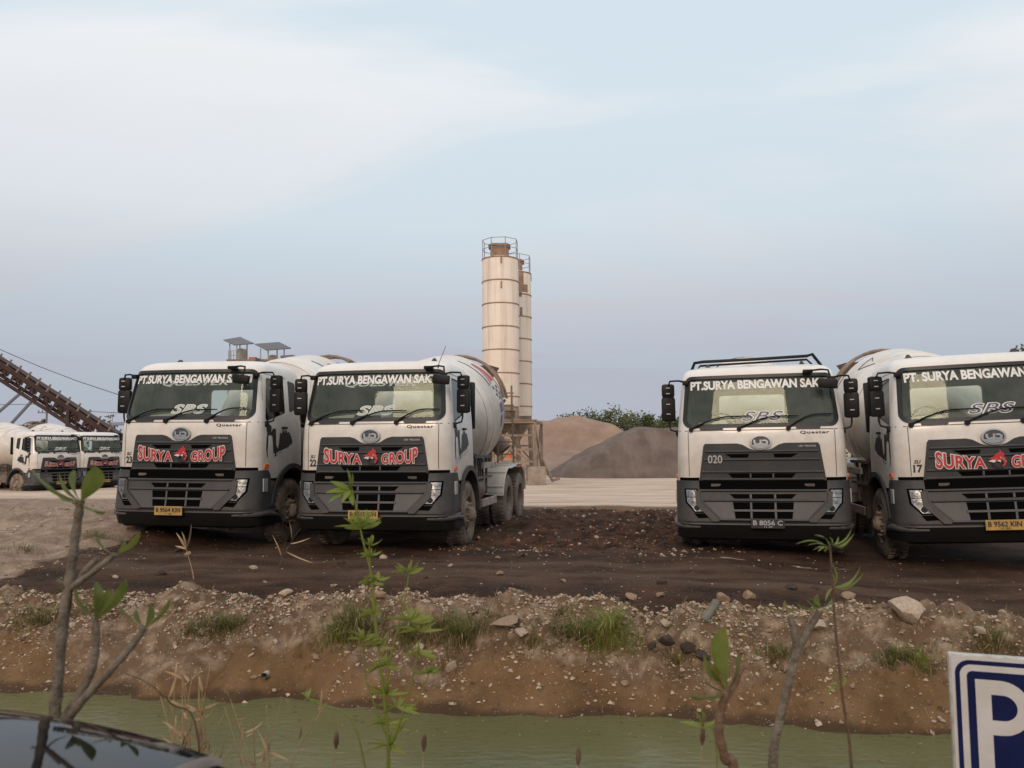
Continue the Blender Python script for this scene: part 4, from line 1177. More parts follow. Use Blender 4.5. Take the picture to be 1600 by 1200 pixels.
# extras that only some trucks carry
rb = MB()
rb.tube([(-.98, .95, 2.93), (-.93, .85, 3.04), (-.80, .80, 3.05), (0, .80, 3.06), (.78, .80, 3.08), (.86, .85, 3.11), (1.0, 1.0, 2.95)], .024, 8)
rb.tube([(-.93, 1.3, 2.92), (-.85, 1.25, 3.03), (.82, 1.25, 3.07), (.98, 1.35, 2.92)], .018, 8)
rbm = rb.build('roof_bar', M['black'], t20, 40)
for ch in t22.children:
    if ch.name.startswith('front_mirror'): ch.location = (.13, .02, 0)
an = MB(); an.tube([(1.02, .22, 2.78), (1.03, .24, 2.86), (1.12, .3, 3.12)], [.012, .005, .004], 6); an.build('aerial', M['black'], t22)

# ------------------------------------------------------------------ silos
random.seed(7)
M['silo'] = mat('silo_paint', (.90, .80, .69), .6, col2=(.82, .70, .585), scale=.9, lo=.4, hi=.75,
                streak=((.36, .25, .17), (2.6, 2.6, .12), .50, .74, .55))
M['rust'] = mat('rusty_band', (.23, .135, .08), .8, col2=(.34, .22, .14), scale=3, lo=.4, hi=.65)
M['rail'] = mat('galvanised_rail', (.30, .31, .33), .5, .3)
M['patch'] = mat('bare_patch', (.27, .17, .11), .85, col2=(.38, .25, .17), scale=4)
M['concrete'] = mat('weathered_concrete', (.34, .275, .22), .9, col2=(.20, .15, .115), scale=2.2, lo=.42, hi=.7, bump=.3, bscale=12)
def silo(px_, D, r, zb, ztop, ground_z, label, lean=0.0, patchy=False):
    p = at(px_, 700, D); X, Y = p.x, p.y
    root = empty('cement_silo', (X, Y, ground_z))
    tag(root, label, 'silo', 'twin cement silos')
    ZM = Matrix(((0, 0, 1, 0), (0, 1, 0, 0), (1, 0, 0, 0), (0, 0, 0, 1)))   # lathe axis x -> z
    g = -ground_z
    sh = MB(); sh.lathe([(zb + g, .02), (zb + g, r - .01), (zb + g + .02, r), (ztop + g, r), (ztop + g + .12, r*.6), (ztop + g + .16, .02)], ZM, 56)
    shell = sh.build('silo_shell', M['silo'], root, 35)
    n = 7
    for k in range(n):
        z = ztop + g - .02 - k * (ztop - zb) / (n - .55)
        b = MB(); b.lathe([(z - .035, r - .01), (z - .035, r + .03), (z + .015, r + .03), (z + .022, r - .01)], ZM, 56); b.build('band', M['rust'], shell, 30)
    for a, dz in ((-25, 0), (200, 0), (-25, 1.32), (200, 1.32), (70, 0), (100, 1.32)):
        an = R(a) - pi/2 + .5
        lg = MB(); lg.box((r*1.01*cos(an), r*1.01*sin(an), ztop + g - .22 - dz), (.07, .07, .36), an); lg.build('lug', M['rust'], shell)
    cn = MB(); cn.lathe([(zb + g + .03, r*.97), (zb + g - .35, r*.9), (zb + g - 1.5, .16), (zb + g - 1.75, .16), (zb + g - 1.75, .02)], ZM, 40); cn.build('cone', M['rustframe'], root, 35)
    hb = MB(); hb.box((-.05, 0, ztop + g + .38), (.86, .8, .62), .15); hbo = hb.build('filter_box', M['patch'], root)
    lid = MB(); lid.add([(-.62, -.55, ztop + g + .68), (.55, -.55, ztop + g + .68), (.55, .55, ztop + g + .68), (-.62, .55, ztop + g + .68), (-.45, -.4, ztop + g + .82), (.38, -.4, ztop + g + .82), (.38, .4, ztop + g + .82), (-.45, .4, ztop + g + .82)],
                        [(0,1,5,4),(1,2,6,5),(2,3,7,6),(3,0,4,7),(4,5,6,7),(0,3,2,1)]); lid.build('lid', M['rust'], hbo)
    rl = MB(); m_ = 8; pts = [(r*cos(2*pi*k/m_ + .3), r*sin(2*pi*k/m_ + .3)) for k in range(m_)]
    for k in range(m_):
        a, b = pts[k], pts[(k+1) % m_]; h = 1.0
        rl.tube([(*a, ztop + g), (*a, ztop + g + h)], .022, 5)
        for hh in (h, h*.52):
            rl.tube([(*a, ztop + g + hh), (*b, ztop + g + hh)], .018, 5)
    rl.build('railing', M['rail'], root)
    pp = MB(); an = R(80); pp.tube([(r*1.06*cos(an), r*1.06*sin(an), zb + g - .2), (r*1.06*cos(an), r*1.06*sin(an), ztop + g + .3)], .05, 8); pp.build('filling_pipe', M['silo'], root, 40)
    if patchy:
        sp = lambda q, d: Vector(((r + d)*cos(q[0]), (r + d)*sin(q[0]), q[1] + g))
        pa = MB()
        def grid(a0, a1, z0, z1):
            K_ = 8; vs = [sp((R(a0 + (a1-a0)*i/K_), z0 + (z1-z0)*j), .008) for i in range(K_+1) for j in (0, 1)]
            pa.add(vs, [(2*i, 2*i+2, 2*i+3, 2*i+1) for i in range(K_)])
        grid(-100, -58, ztop - .75, ztop - .05); pa.build('bare_patch', M['patch'], shell); pa = MB()
        grid(-96, -40, ztop - 1.2, ztop - .755); pa.build('bare_patch', M['patch'], shell); pa = MB()
        grid(-76, -66, ztop - 1.5, ztop - 1.205); pa.build('bare_patch', M['patch'], shell); pa = MB()
        grid(-74, -64, ztop - 2.6, ztop - 2.1); pa.build('bare_patch', M['patch'], shell)
    # legs and braces
    q = r * .84; base = .85
    cs = [(q, q), (-q, q), (-q, -q), (q, -q)]
    tr = zb + g - .15
    for k in range(4):
        lg = MB(); lg.bar((cs[k][0]*1.12, cs[k][1]*1.12, base), (*cs[k], tr), .16); lg.build('leg', M['rustframe'], root)
    br = MB()
    for k in range(4):
        a, b = cs[k], cs[(k+1) % 4]
        br.bar((*a, tr), (*b, tr), .18)
        br.bar((a[0]*1.09, a[1]*1.09, base + .25), (b[0]*1.02, b[1]*1.02, tr - .35), .07); br.bar((b[0]*1.09, b[1]*1.09, base + .25), (a[0]*1.02, a[1]*1.02, tr - .35), .07)
        br.bar((a[0]*1.07, a[1]*1.07, base + 1.1), (b[0]*1.07, b[1]*1.07, base + 1.1), .09)
    br.build('brace', M['rustframe'], root)
    for k in range(4):
        pl = MB(); pl.box((cs[k][0]*1.13, cs[k][1]*1.13, base/2 - .1), (.62, .62, base + .2), bev=.03)
        o = pl.build('concrete_footing', M['concrete'], root, 40)
    return root
GS = gz(-.5, 42)
silo(783.5, 42.0, .965, 3.70, 11.56, GS, 'tall cream cement silo with rusty bands, the nearer of the two')
silo(806.5, 46.0, .94, 3.35, 11.65, GS, 'cream cement silo with a bare brown patch near its top, partly behind the nearer silo', patchy=True)
# work platform and walkway frame beside the silo
st = empty('steel_platform', at(800, 700, 40.3) * 1.0); st.location.z = gz(st.location.x, st.location.y)
tag(st, 'dusty steel frame with rails and braces at the foot of the silos', 'steel frame')
lg = [(-.95, -.6), (1.15, -.6), (-.95, 1.2), (1.55, 1.6)]
for x, y in lg:
    b = MB(); b.bar((x, y, 0), (x, y, 3.1), .13); b.build('leg', M['rustframe'], st)
b = MB()
for z in (1.15, 1.75, 2.45, 3.1): b.bar((-.95, -.6, z), (1.15, -.6, z), .10)
b.bar((-.95, -.6, 2.4), (.9, -.6, 1.15), .08); b.bar((1.15, -.6, 3.1), (1.55, 1.6, 3.1), .12); b.bar((-.95, 1.2, 3.1), (1.55, 1.6, 3.1), .12); b.bar((1.15, -.6, .3), (1.5, 1.4, 2.9), .09); b.bar((1.15, -.6, 2.9), (1.5, 1.4, .9), .08)
b.bar((1.55, 1.6, 1.2), (2.1, 1.2, .1), .12); b.bar((2.1, 1.2, .15), (2.45, 1.2, .25), .14)
b.build('brace', M['rustframe'], st)
b = MB(); b.box((.1, .3, 3.2), (2.3, 2.0, .06)); b.build('deck', M['rustframe'], st)
b = MB(); b.box((1.2, -.7, .45), (.9, .5, .9), bev=.03); b.build('concrete_footing', M['concrete'], st)
b = MB(); b.lathe([(-.12, 0), (-.12, .14), (.12, .14), (.12, 0)], Matrix.Translation((-.15, -.62, 1.45)) @ Matrix.Rotation(pi/2, 4, 'Y'), 14); b.build('warning_lamp', M['orange'], st)
b = MB(); b.box((-.35, -.3, 2.05), (.5, .4, .45), bev=.04); b.build('motor', M['rust'], st)

# ------------------------------------------------------------------ stockpiles
def pile(name, label, cx, cy, hx, hy, H, slope, m, seed, crest=None, res=.22, rough=.30):
    xs = np.arange(cx - hx - .4, cx + hx + .41, res); ys = np.arange(cy - hy - .4, cy + hy + .41, res)
    XX, YY = np.meshgrid(xs, ys)
    qx = np.abs(XX - cx) - hx * .45; qy = np.abs(YY - cy) - hy * .45
    dist = np.sqrt(np.maximum(qx, 0)**2 / (hx*.55)**2 + np.maximum(qy, 0)**2 / (hy*.55)**2)
    dist = dist + fbm(XX * .22, YY * .22, 3, seed) * rough
    ins = np.maximum(1 - dist, -.3) * min(hx, hy) * .55
    hh = slope * ins
    Ht = H * (1 if crest is None else crest((XX - cx) / hx)) * (1 + fbm(XX * .3, YY * .3, 3, seed + 3) * .14)
    k = .35
    z = np.where(hh < Ht - k, hh, Ht - k + (k * (1 - np.exp(-np.maximum(hh - (Ht - k), 0) / k))))
    z = z + fbm(XX * .9, YY * .9, 5, seed + 7, .55) * .16 * sst(-.1, .4, z)
    u, w = to_site(XX, YY); g = ground_h(u, w)
    z = np.maximum(z, -.25)
    vs = np.stack([XX, YY, g + z], -1).reshape(-1, 3)
    ny, nx_ = XX.shape
    fs = [(j*nx_+i, j*nx_+i+1, (j+1)*nx_+i+1, (j+1)*nx_+i) for j in range(ny-1) for i in range(nx_-1)
          if max(z[j, i], z[j, i+1], z[j+1, i], z[j+1, i+1]) > -.2]
    me = bpy.data.meshes.new(name); me.from_pydata(vs.tolist(), [], fs); me.materials.append(m)
    me.polygons.foreach_set('use_smooth', [True] * len(me.polygons))
    bm = bmesh.new(); bm.from_mesh(me); bmesh.ops.delete(bm, geom=[v for v in bm.verts if not v.link_faces], context='VERTS'); bm.to_mesh(me); bm.free()
    o = link(name, me); tag(o, label, 'stockpile', 'stockpiles of sand and gravel'); return o
M['grav'] = mat('dark_gravel', (.105, .076, .060), .95, col2=(.165, .120, .095), scale=.8, lo=.35, hi=.65, detail=10, bump=.8, bscale=9,
                streak=((.215, .165, .14), (.9, .25, .12), .52, .68, .6))
M['sandred'] = mat('brown_sand', (.275, .175, .125), .95, col2=(.36, .245, .18), scale=.7, lo=.35, hi=.65, detail=10, bump=.6, bscale=6)
M['sandtan'] = mat('tan_sand', (.37, .265, .20), .95, col2=(.285, .19, .14), scale=1.1, lo=.35, hi=.65, detail=10, bump=.6, bscale=7)
pile('gravel_pile', 'dark grey gravel heap with a straight slope, nearest of the heaps', 12.7, 54.0, 10.4, 7.0, 3.35, .78, M['grav'], 11, res=.2, rough=.10)
pile('sand_pile', 'tall reddish brown sand heap rising behind the silos', 3.2, 67.0, 9.5, 8.5, 4.75, .82, M['sandred'], 23, crest=lambda t: 1 - .45 * sst(.15, .85, t) - .10 * sst(-.1, -.9, t))
pile('sand_pile', 'low pale tan sand heap in front of the reddish brown one', 4.6, 59.0, 4.4, 3.6, 2.35, .8, M['sandtan'], 37)

# ------------------------------------------------------------------ trees
M['bark'] = mat('bark', (.12, .085, .06), .9, col2=(.06, .04, .03), scale=9)
def leafmat(name, c1, c2, trans=.25, lsc=.9):
    m = mat(name, c1, .55, col2=c2, scale=lsc, lo=.35, hi=.65)
    t = m.node_tree; b = t.nodes['Principled BSDF']
    b.inputs['Transmission Weight'].default_value = 0
    b.inputs['Specular IOR Level'].default_value = .3
    o = t.nodes['Material Output']; src = b.inputs['Base Color'].links[0].from_socket
    tl = N(t, 'ShaderNodeBsdfTranslucent'); L(t, src, tl.inputs[0])
    mx = N(t, 'ShaderNodeMixShader'); mx.inputs[0].default_value = trans
    L(t, b.outputs[0], mx.inputs[1]); L(t, tl.outputs[0], mx.inputs[2]); L(t, mx.outputs[0], o.inputs[0])
    return m
M['leaf_d'] = leafmat('dark_foliage', (.055, .075, .026), (.10, .115, .045))
M['leaf_o'] = leafmat('olive_foliage', (.10, .115, .040), (.15, .15, .062))
def tree(loc, h, w, seed, label, group, cat='tree', leaf='leaf_d', clumps=16, dense=70, trunk_h=.35, ls=.30):
    rnd = random.Random(seed); root = empty('tree', loc); tag(root, label, cat, group)
    t = MB(); t.tube([(0, 0, -.3), (.05*w, 0, h*trunk_h), (-.03*w, .02, h*.7)], [.05*h*.4, .04*h*.4, .01*h], 7)
    cl = []
    for k in range(clumps):
        a = rnd.uniform(0, 2*pi); rr = math.sqrt(rnd.random()) * w * .42; zz = h * (trunk_h + (1 - trunk_h) * rnd.random() ** .8) 
        rr *= math.sqrt(max(.12, 1 - ((zz/h - .62) / .46) ** 2)); c = Vector((rr*cos(a), rr*sin(a), zz - .05*h))
        cl.append((c, w * rnd.uniform(.10, .20)))
        if k % 2 == 0: t.tube([(0, 0, h*trunk_h*.8), c * .6 + Vector((0, 0, h*.15)), c], [.02*h*.4, .012*h*.4, .004*h], 5)
    t.build('trunk', M['bark'], root, 50)
    lv = MB()
    for c, r in cl:
        for k in range(dense):
            d = Vector((rnd.gauss(0, 1), rnd.gauss(0, 1), rnd.gauss(0, .75))); d = d.normalized() * (r * rnd.random() ** .4)
            p = c + d; s = ls * rnd.uniform(.5, 1.2)
            e1 = Vector((rnd.gauss(0, 1), rnd.gauss(0, 1), rnd.gauss(0, .5))).normalized(); e2 = e1.orthogonal().normalized()
            e2 = Matrix.Rotation(rnd.uniform(0, 6.28), 3, e1) @ e2
            o = len(lv.v); lv.v += [tuple(p - e1*s*.5), tuple(p + e2*s*.28), tuple(p + e1*s*.5), tuple(p - e2*s*.28)]
            lv.f.append((o, o+1, o+2, o+3)); lv.m.append(0)
    lv.build('crown', M[leaf], root)
    return root
tr_ = random.Random(3)
for i, (px_, vtop, wpx) in enumerate([(836, 668, 40), (862, 656, 46), (890, 648, 50), (918, 641, 58), (948, 636, 62), (980, 638, 60), (1008, 645, 46), (1030, 650, 48), (1054, 648, 44), (1085, 650, 54), (1345, 652, 60), (905, 650, 40), (965, 645, 44)]):
    D = 88 + tr_.uniform(0, 14); p = at(px_, 700, D); zt = 1.57 + (HOR - vtop) * D / FPX; g = gz(p.x, p.y)
    tree((p.x, p.y, g), (zt - g) * .94, wpx * D / FPX * 1.7, 40 + i, ('light olive tree in the tree line behind the heaps' if i % 3 else 'darker green tree in the tree line behind the heaps'),
         'tree line behind the heaps', leaf='leaf_o' if i % 3 else 'leaf_d', clumps=26, dense=95, trunk_h=.10, ls=.36)
for i, (px_, vtop, wpx, kind) in enumerate([(50, 651, 13, 1), (66, 648, 15, 1), (170, 640, 26, 2), (8, 660, 26, 0), (28, 660, 22, 0), (92, 668, 24, 0), (120, 666, 22, 0), (-20, 658, 40, 0)]):
    D = 120 + 6 * (i % 3); p = at(px_, 700, D); zt = 1.57 + (HOR - vtop) * D / FPX; g = gz(p.x, p.y)
    tree((p.x, p.y, g), zt - g, wpx * D / FPX * (1.5 if kind == 0 else 1.25), 80 + i, ['low dark tree on the skyline behind the far trucks', 'small round-headed tree standing above the far trucks', 'thin open-crowned tree beside the conveyor foot'][kind],
         'trees on the left skyline', leaf='leaf_d', clumps=[14, 9, 9][kind], dense=[50, 34, 16][kind], trunk_h=[.15, .62, .45][kind], ls=.45)
# dark shrub top showing over the right-hand truck
p = at(1592, 700, 60); tree((p.x, p.y, gz(p.x, p.y)), 1.57 + (HOR - 541) * 60 / FPX - .1, 4.0, 99, 'tree top peeping over the cab roof of truck 17', 'tree line behind the heaps', clumps=14, dense=70, ls=.4)

# ------------------------------------------------------------------ conveyor, plant top, sheds, pole and wires at left
M['redox'] = mat('rust_red_steel', (.034, .014, .011), .75, col2=(.068, .031, .023), scale=2, lo=.4, hi=.7)
M['belt'] = mat('conveyor_belt', (.07, .05, .045), .85)
M['bluegrey'] = mat('blue_grey_steel', (.13, .145, .17), .6)
M['tin'] = mat('tin_roof', (.14, .14, .155), .55, .3, col2=(.19, .17, .16), scale=3)
M['cream'] = mat('cream_tank', (.52, .44, .35), .6, col2=(.36, .28, .21), scale=2)
D0 = 50.0
A0, B0 = at(184, 682, D0), at(-170, 456, D0 + 3)
cv = empty('conveyor', (A0.x, A0.y, gz(A0.x, A0.y))); tag(cv, 'rust red inclined belt conveyor rising to the left behind the far trucks', 'conveyor')
def cl_(p): return Vector(p) - cv.location
ax_ = (B0 - A0); Lc = ax_.length; ex = ax_.normalized(); ey = Vector((0, 1, 0)); ey = (ey - ex*ey.dot(ex)).normalized(); ez = ex.cross(ey); ez = ez if ez.z > 0 else -ez
def cp(t, y, z): return cl_(A0 + ex*t + ey*y + ez*z)
for y in (-.5, .5):
    g = MB(); g.bar(cp(0, y, 0), cp(Lc, y, 0), .12, .26); g.bar(cp(0, y, -.85), cp(Lc, y, -.85), .12, .20)
    k = 0; t = 0
    while t < Lc - 1.2:
        g.bar(cp(t, y, -.85), cp(t + .6, y, 0), .09); g.bar(cp(t + .6, y, 0), cp(t + 1.2, y, -.85), .09); t += 1.2
    g.build('side_truss', M['redox'], cv)
g = MB(); t = .3
while t < Lc:
    g.bar(cp(t, -.5, -.85), cp(t, .5, -.85), .08); g.bar(cp(t, -.5, 0), cp(t, .5, 0), .07); t += 1.2
g.build('cross_tie', M['redox'], cv)
for y in (-.44, .44):
    g = MB(); t = 0
    while t < Lc - 1.2:
        g.bar(cp(t + .12, y, -.30), cp(t + 1.08, y, -.30), .03, .30); t += 1.2
    g.build('side_plate', M['redox'], cv)
g = MB(); g.box((0, 0, 0), (.01, .01, .01)); g = MB()
g.add([cp(0, -.38, .20), cp(Lc, -.38, .20), cp(Lc, .38, .20), cp(0, .38, .20), cp(0, -.38, .24), cp(Lc, -.38, .24), cp(Lc, .38, .24), cp(0, .38, .24)], [(0,1,2,3),(4,7,6,5),(0,4,5,1),(2,6,7,3),(1,5,6,2),(0,3,7,4)])
g.build('belt', M['belt'], cv)
t = .4; first = None
while t < Lc:
    if first is None:
        g = MB(); g.bar(cp(t, -.55, .1), cp(t, -.55, .36), .09); g.bar(cp(t, .55, .1), cp(t, .55, .36), .09); g.bar(cp(t, -.55, .15), cp(t, .55, .15), .08)
        first = g.build('idler', M['rustframe'], cv); t0_ = t
    else:
        c = first.copy(); COL.objects.link(c); c.parent = cv; c.location = cp(t, 0, 0) - cp(t0_, 0, 0)
    t += .85
for (x0, y0, x1, y1) in ((36, 611, -30, 668), (54, 622, -8, 690)):
    b = MB(); b.bar(cl_(at(x0, y0, D0 + .6)), cl_(at(x1, y1, D0 + .6)), .14); b.build('strut', M['bluegrey'], cv)
b = MB(); q = at(107, 640, D0); b.bar(cl_(q), cl_((q.x, q.y, gz(q.x, q.y))), .22); b.build('support_post', M['redox'], cv)
b = MB(); q = at(-60, 540, D0); b.bar(cl_(q), cl_((q.x, q.y, gz(q.x, q.y))), .22); b.build('support_post', M['redox'], cv)

DP = 46.0
def P(x, y, d=0): return at(x, y, DP + d)
bp_ = P(410, 700); bpl = empty('batching_plant', (bp_.x, bp_.y, gz(bp_.x, bp_.y))); tag(bpl, 'batching plant tower with tin canopies and tanks above truck 23', 'batching plant')
lo_ = bpl.location.copy()
zp = P(400, 563).z
b = MB(); b.add([], [])
for x in (358, 392, 420, 465):
    for d in (0, 2.4):
        q = P(x, 600, d) - lo_; b.bar((q.x, q.y, 0), (q.x, q.y, zp - lo_.z), .16)
for z in (1.8, 3.6, 5.2):
    for d in (0, 2.4):
        a, c = P(358, 600, d) - lo_, P(465, 600, d) - lo_; b.bar((a.x, a.y, z), (c.x, c.y, z), .12)
a, c = P(358, 600) - lo_, P(465, 600) - lo_; b.bar((a.x, a.y, .2), (c.x, c.y, 5.1), .1)
b.build('tower_frame', M['rustframe'], bpl)
a, c = P(353, 600, -.2) - lo_, P(470, 600, 2.6) - lo_
b = MB(); b.box(((a.x+c.x)/2, (a.y+c.y)/2, zp - lo_.z), (abs(c.x-a.x), abs(c.y-a.y), .10)); b.build('deck', M['rustframe'], bpl)
def canopy(corners, posts, yb):
    vs = [P(x, y, d) - lo_ for x, y, d in corners]; up = Vector((0, 0, .05))
    b = MB(); b.add(vs + [v + up for v in vs], [(0,1,2,3),(7,6,5,4),(0,4,5,1),(1,5,6,2),(2,6,7,3),(3,7,4,0)])
    cn = b.build('canopy', M['tin'], bpl)
    for x, y, d in posts:
        q0, q1 = P(x, y, d) - lo_, P(x, yb, d) - lo_
        s_ = MB(); s_.bar(q0, q1, .055); s_.build('post', M['rail'], cn)
canopy([(349, 532, -.3), (366, 540, -.3), (397, 537.5, 2.0), (375, 527.5, 2.0)], [(359, 537, .1), (375, 537, .4), (370, 533, 1.5), (386, 536, 1.5)], 564)
canopy([(398, 538.5, -.3), (416, 548, -.3), (455, 545, 2.0), (436, 535.5, 2.0)], [(407, 545, .1), (419, 547, .2), (433, 541, 1.2), (444, 545, 1.5)], 566)
canopy([(438, 557, -.2), (442, 569, -.2), (471, 562, 2.0), (458, 555.5, 2.0)], [(446, 562, .4), (464, 562, 1.5)], 575)
for x0, x1, y0, y1 in ((371, 385, 545, 563), (420, 434, 555, 566)):
    q0, q1 = P(x0, y1, .9) - lo_, P(x1, y0, .9) - lo_; r = (q1.x - q0.x) / 2; c = (q0 + q1) / 2
    b = MB(); b.tube([(c.x, c.y, q0.z), (c.x, c.y, q1.z - .05), (c.x, c.y, q1.z)], [r, r, r*.8], 20); b.build('tank', M['cream'], bpl, 40)
b = MB(); q = P(395.5, 560.5, .3) - lo_; b.box(q, (.40, .35, .17), bev=.02); b.build('motor_cover', M['orange'] if False else mat('orange_paint', (.42, .14, .06), .5), bpl)
rl = MB()
for x in range(357, 371, 4): rl.bar(P(x, 563, -.1) - lo_, P(x, 548, -.1) - lo_, .035)
rl.bar(P(357, 548, -.1) - lo_, P(371, 548, -.1) - lo_, .035); rl.bar(P(357, 555, -.1) - lo_, P(371, 555, -.1) - lo_, .035)
rl.build('railing', M['rail'], bpl)

q = at(178, 700, 62); sh = empty('open_shed', (q.x, q.y, gz(q.x, q.y))); tag(sh, 'dark tin roofed open shed behind the conveyor foot', 'shed')
b = MB(); h = 1.57 + (HOR - 655) * 62 / FPX - sh.location.z; b.add([(-1.2, -1, h - .35), (2.6, -1, h - .25), (2.6, 2, h + .1), (-1.0, 2, h), (-1.2, -1, h - .29), (2.6, -1, h - .19), (2.6, 2, h + .16), (-1.0, 2, h + .06)], [(0,1,2,3),(7,6,5,4),(0,4,5,1),(1,5,6,2),(2,6,7,3),(3,7,4,0)]); b.build('roof', M['tin'], sh)
for x, y in ((-.9, -.8), (2.4, -.8), (-.9, 1.8), (2.4, 1.8)):
    b = MB(); b.bar((x, y, 0), (x, y, h - .2), .12); b.build('post', M['bluegrey'], sh)
q = at(176, 700, 56); b = MB(); b.tube([(-1.3, 0, 1.9), (1.5, 0, 1.9)], .42, 18); b.bar((-.9, 0, 0), (-.9, 0, 1.6), .3); b.bar((1.1, 0, 0), (1.1, 0, 1.6), .3)
tk = b.build('storage_tank', M['cream'], None, 40, (q.x, q.y, gz(q.x, q.y))); tag(tk, 'pale horizontal storage tank under the shed roof at left', 'tank')

D = 88.0; q = at(71, 700, D); ph = at(71, 630, D).z - gz(q.x, q.y)
po = empty('utility_pole', (q.x, q.y, gz(q.x, q.y))); tag(po, 'slim utility pole with cross arms seen under the conveyor', 'utility pole')
b = MB(); b.tube([(0, 0, -.2), (0, 0, ph)], [.15, .09], 8); b.build('shaft', M['bluegrey'], po, 50)
for z in (ph - .35, ph - 1.05):
    b = MB(); b.box((0, 0, z), (2.0, .1, .1)); arm = b.build('cross_arm', M['bluegrey'], po)
    for x in (-.9, -.5, .5, .9):
        s_ = MB(); s_.tube([(x, 0, z + .05), (x, 0, z + .28)], .06, 6); s_.build('insulator', M['tin'], arm)
b = MB(); b.box((1.3, 0, ph - 1.0), (.8, .5, .45), bev=.05); b.build('transformer', M['bluegrey'], po)
M['wire'] = mat('wire', (.03, .032, .04), .6)
def cable(pts, r, label):
    b = MB(); b.tube([Vector(p) for p in pts], r, 5); o = b.build('power_cable', M['wire'], None, 60); tag(o, label, 'cable', 'overhead cables at the left'); return o
cable([at(x, y, d) for x, y, d in ((-260, 428, 52), (-120, 494, 51), (0, 546, 50), (60, 572, 49.5), (120, 595, 49), (180, 615, 48.5), (260, 636, 48), (352, 655, 47.6))], .022, 'thick black cable sagging across the sky from the top left to the plant')
zt_ = po.location.z + ph - .1
cable([(-150, 82, zt_ + .6), (-90, 85, zt_ - .3), (q.x - .9, q.y, zt_)], .03, 'thin overhead wire running left from the utility pole')
cable([(q.x + .9, q.y, zt_ - .6), (-38, 92, zt_ - 1.3), (-20, 100, zt_ - .6)], .03, 'thin overhead wire running right from the utility pole behind the conveyor')

# ------------------------------------------------------------------ stones
random.seed(21)
def stonemat(name, c1, c2): return mat(name, c1, .9, col2=c2, scale=6, lo=.35, hi=.68, bump=.6, bscale=25, coord='Object')
M['st1'] = stonemat('pale_limestone', (.53, .42, .32), (.36, .26, .18)); M['st2'] = stonemat('tan_stone', (.36, .25, .165), (.25, .16, .10)); M['st3'] = stonemat('brown_clod', (.20, .125, .075), (.12, .075, .045))
M['st4'] = stonemat('dark_clod', (.045, .028, .020), (.08, .052, .036))
def rock_mesh(seed, m, sub=2, sq=.7):
    bm = bmesh.new(); bmesh.ops.create_icosphere(bm, subdivisions=sub, radius=1)
    rnd = random.Random(seed); off = rnd.uniform(0, 100)
    planes = [(Vector((rnd.gauss(0, 1), rnd.gauss(0, 1), rnd.gauss(0, 1))).normalized(), rnd.uniform(.45, .85)) for _ in range(9)]
    for v in bm.verts:
        d = v.co.copy()
        for n, h in planes:
            t = d.dot(n)
            if t > h: d -= n * (t - h) * .9
        k = float(fbm(d.x * 2 + off, d.y * 2 + d.z * 1.7, 3, seed)) * .30
        v.co = d * (1 + k); v.co.z *= sq
    me = bpy.data.meshes.new('rock'); bm.to_mesh(me); bm.free(); me.materials.append(m)
    me.polygons.foreach_set('use_smooth', [True] * len(me.polygons)); me.set_sharp_from_angle(angle=R(28)); return me
RM = {k: [rock_mesh(s + 10 * i, M[k], 2) for s in range(5)] for i, k in enumerate(('st1', 'st2', 'st3', 'st4'))}
def rock(X, Y, size, kind, label, group=None, sink=.35, sc=None, rot=None):
    o = link('rock', random.choice(RM[kind])); s = size / 2
    o.scale = sc or (s * random.uniform(.8, 1.25), s * random.uniform(.75, 1.1), s * random.uniform(.7, 1.1))
    o.rotation_euler = rot or (random.uniform(-.4, .4), random.uniform(-.4, .4), random.uniform(0, 6.28))
    o.location = (X, Y, gz(X, Y) + s * (.6 - sink)); tag(o, label, 'rock', group); return o
def ground_at(x, y):
    """where the sight line through a photo pixel meets the ground"""
    o = CM[:3, 3]; d = ray(x, y); d = d / d[1]
    t = np.arange(2.8, 40, .02); X, Y, Z = o[0] + d[0]*t, o[1] + d[1]*t, o[2] + d[2]*t
    u, w = to_site(X, Y); g = ground_h(u, w)
    k = np.argmax((Z <= g) & (t > 5.9)); return float(X[k]), float(Y[k]), float(t[k])
X, Y, t = ground_at(1412, 966); big = rock(X, Y, .34, 'st1', 'big pale angular boulder on the berm below truck 17', sc=(.19, .15, .17)); big.location.z += .02
for px_, py_, sz, kind, lab in ((1128, 938, .17, 'st2', 'brown lump beside the corrugated hose'), (985, 935, .17, 'st2', 'tan clod at the mud edge, left one of a pair below truck 020'), (1033, 932, .12, 'st2', 'small tan clod at the mud edge, right one of a pair below truck 020'),
                               (1170, 935, .20, 'st2', 'round hollow-looking tan lump right of the corrugated hose'), (1325, 935, .22, 'st2', 'crumbly tan lump right of the tall stem plant'), (1275, 985, .20, 'st1', 'pale boulder on the berm behind the fork of the frangipani'),
                               (1530, 993, .11, 'st1', 'pale stone on the berm above the parking sign'), (1186, 1032, .075, 'st1', 'single round pale stone on the bank right of the big frangipani leaf'), (1040, 985, .13, 'st1', 'knobbly pale stone above the dark hollow'),
                               (445, 935, .16, 'st1', 'pale stone at the notch in the berm left of the bamboo plant')):
    X, Y, t = ground_at(px_, py_); rock(X, Y, sz, kind, lab)
X, Y, t = ground_at(793, 990); rock(X, Y, .30, 'st2', 'flat grey slab of broken concrete lying on the berm', sc=(.16, .10, .03), rot=(.25, -.2, .3), sink=0)
X, Y, t = ground_at(708, 1050); rock(X, Y, .18, 'st1', 'grey triangular concrete chip standing on the bank', sc=(.06, .02, .10), rot=(.2, .3, .2), sink=.1)
X, Y, t = ground_at(815, 998); rock(X, Y, .14, 'st1', 'pale flat stone right of the concrete slab', sc=(.085, .06, .03), rot=(.5, .1, .4), sink=.1)
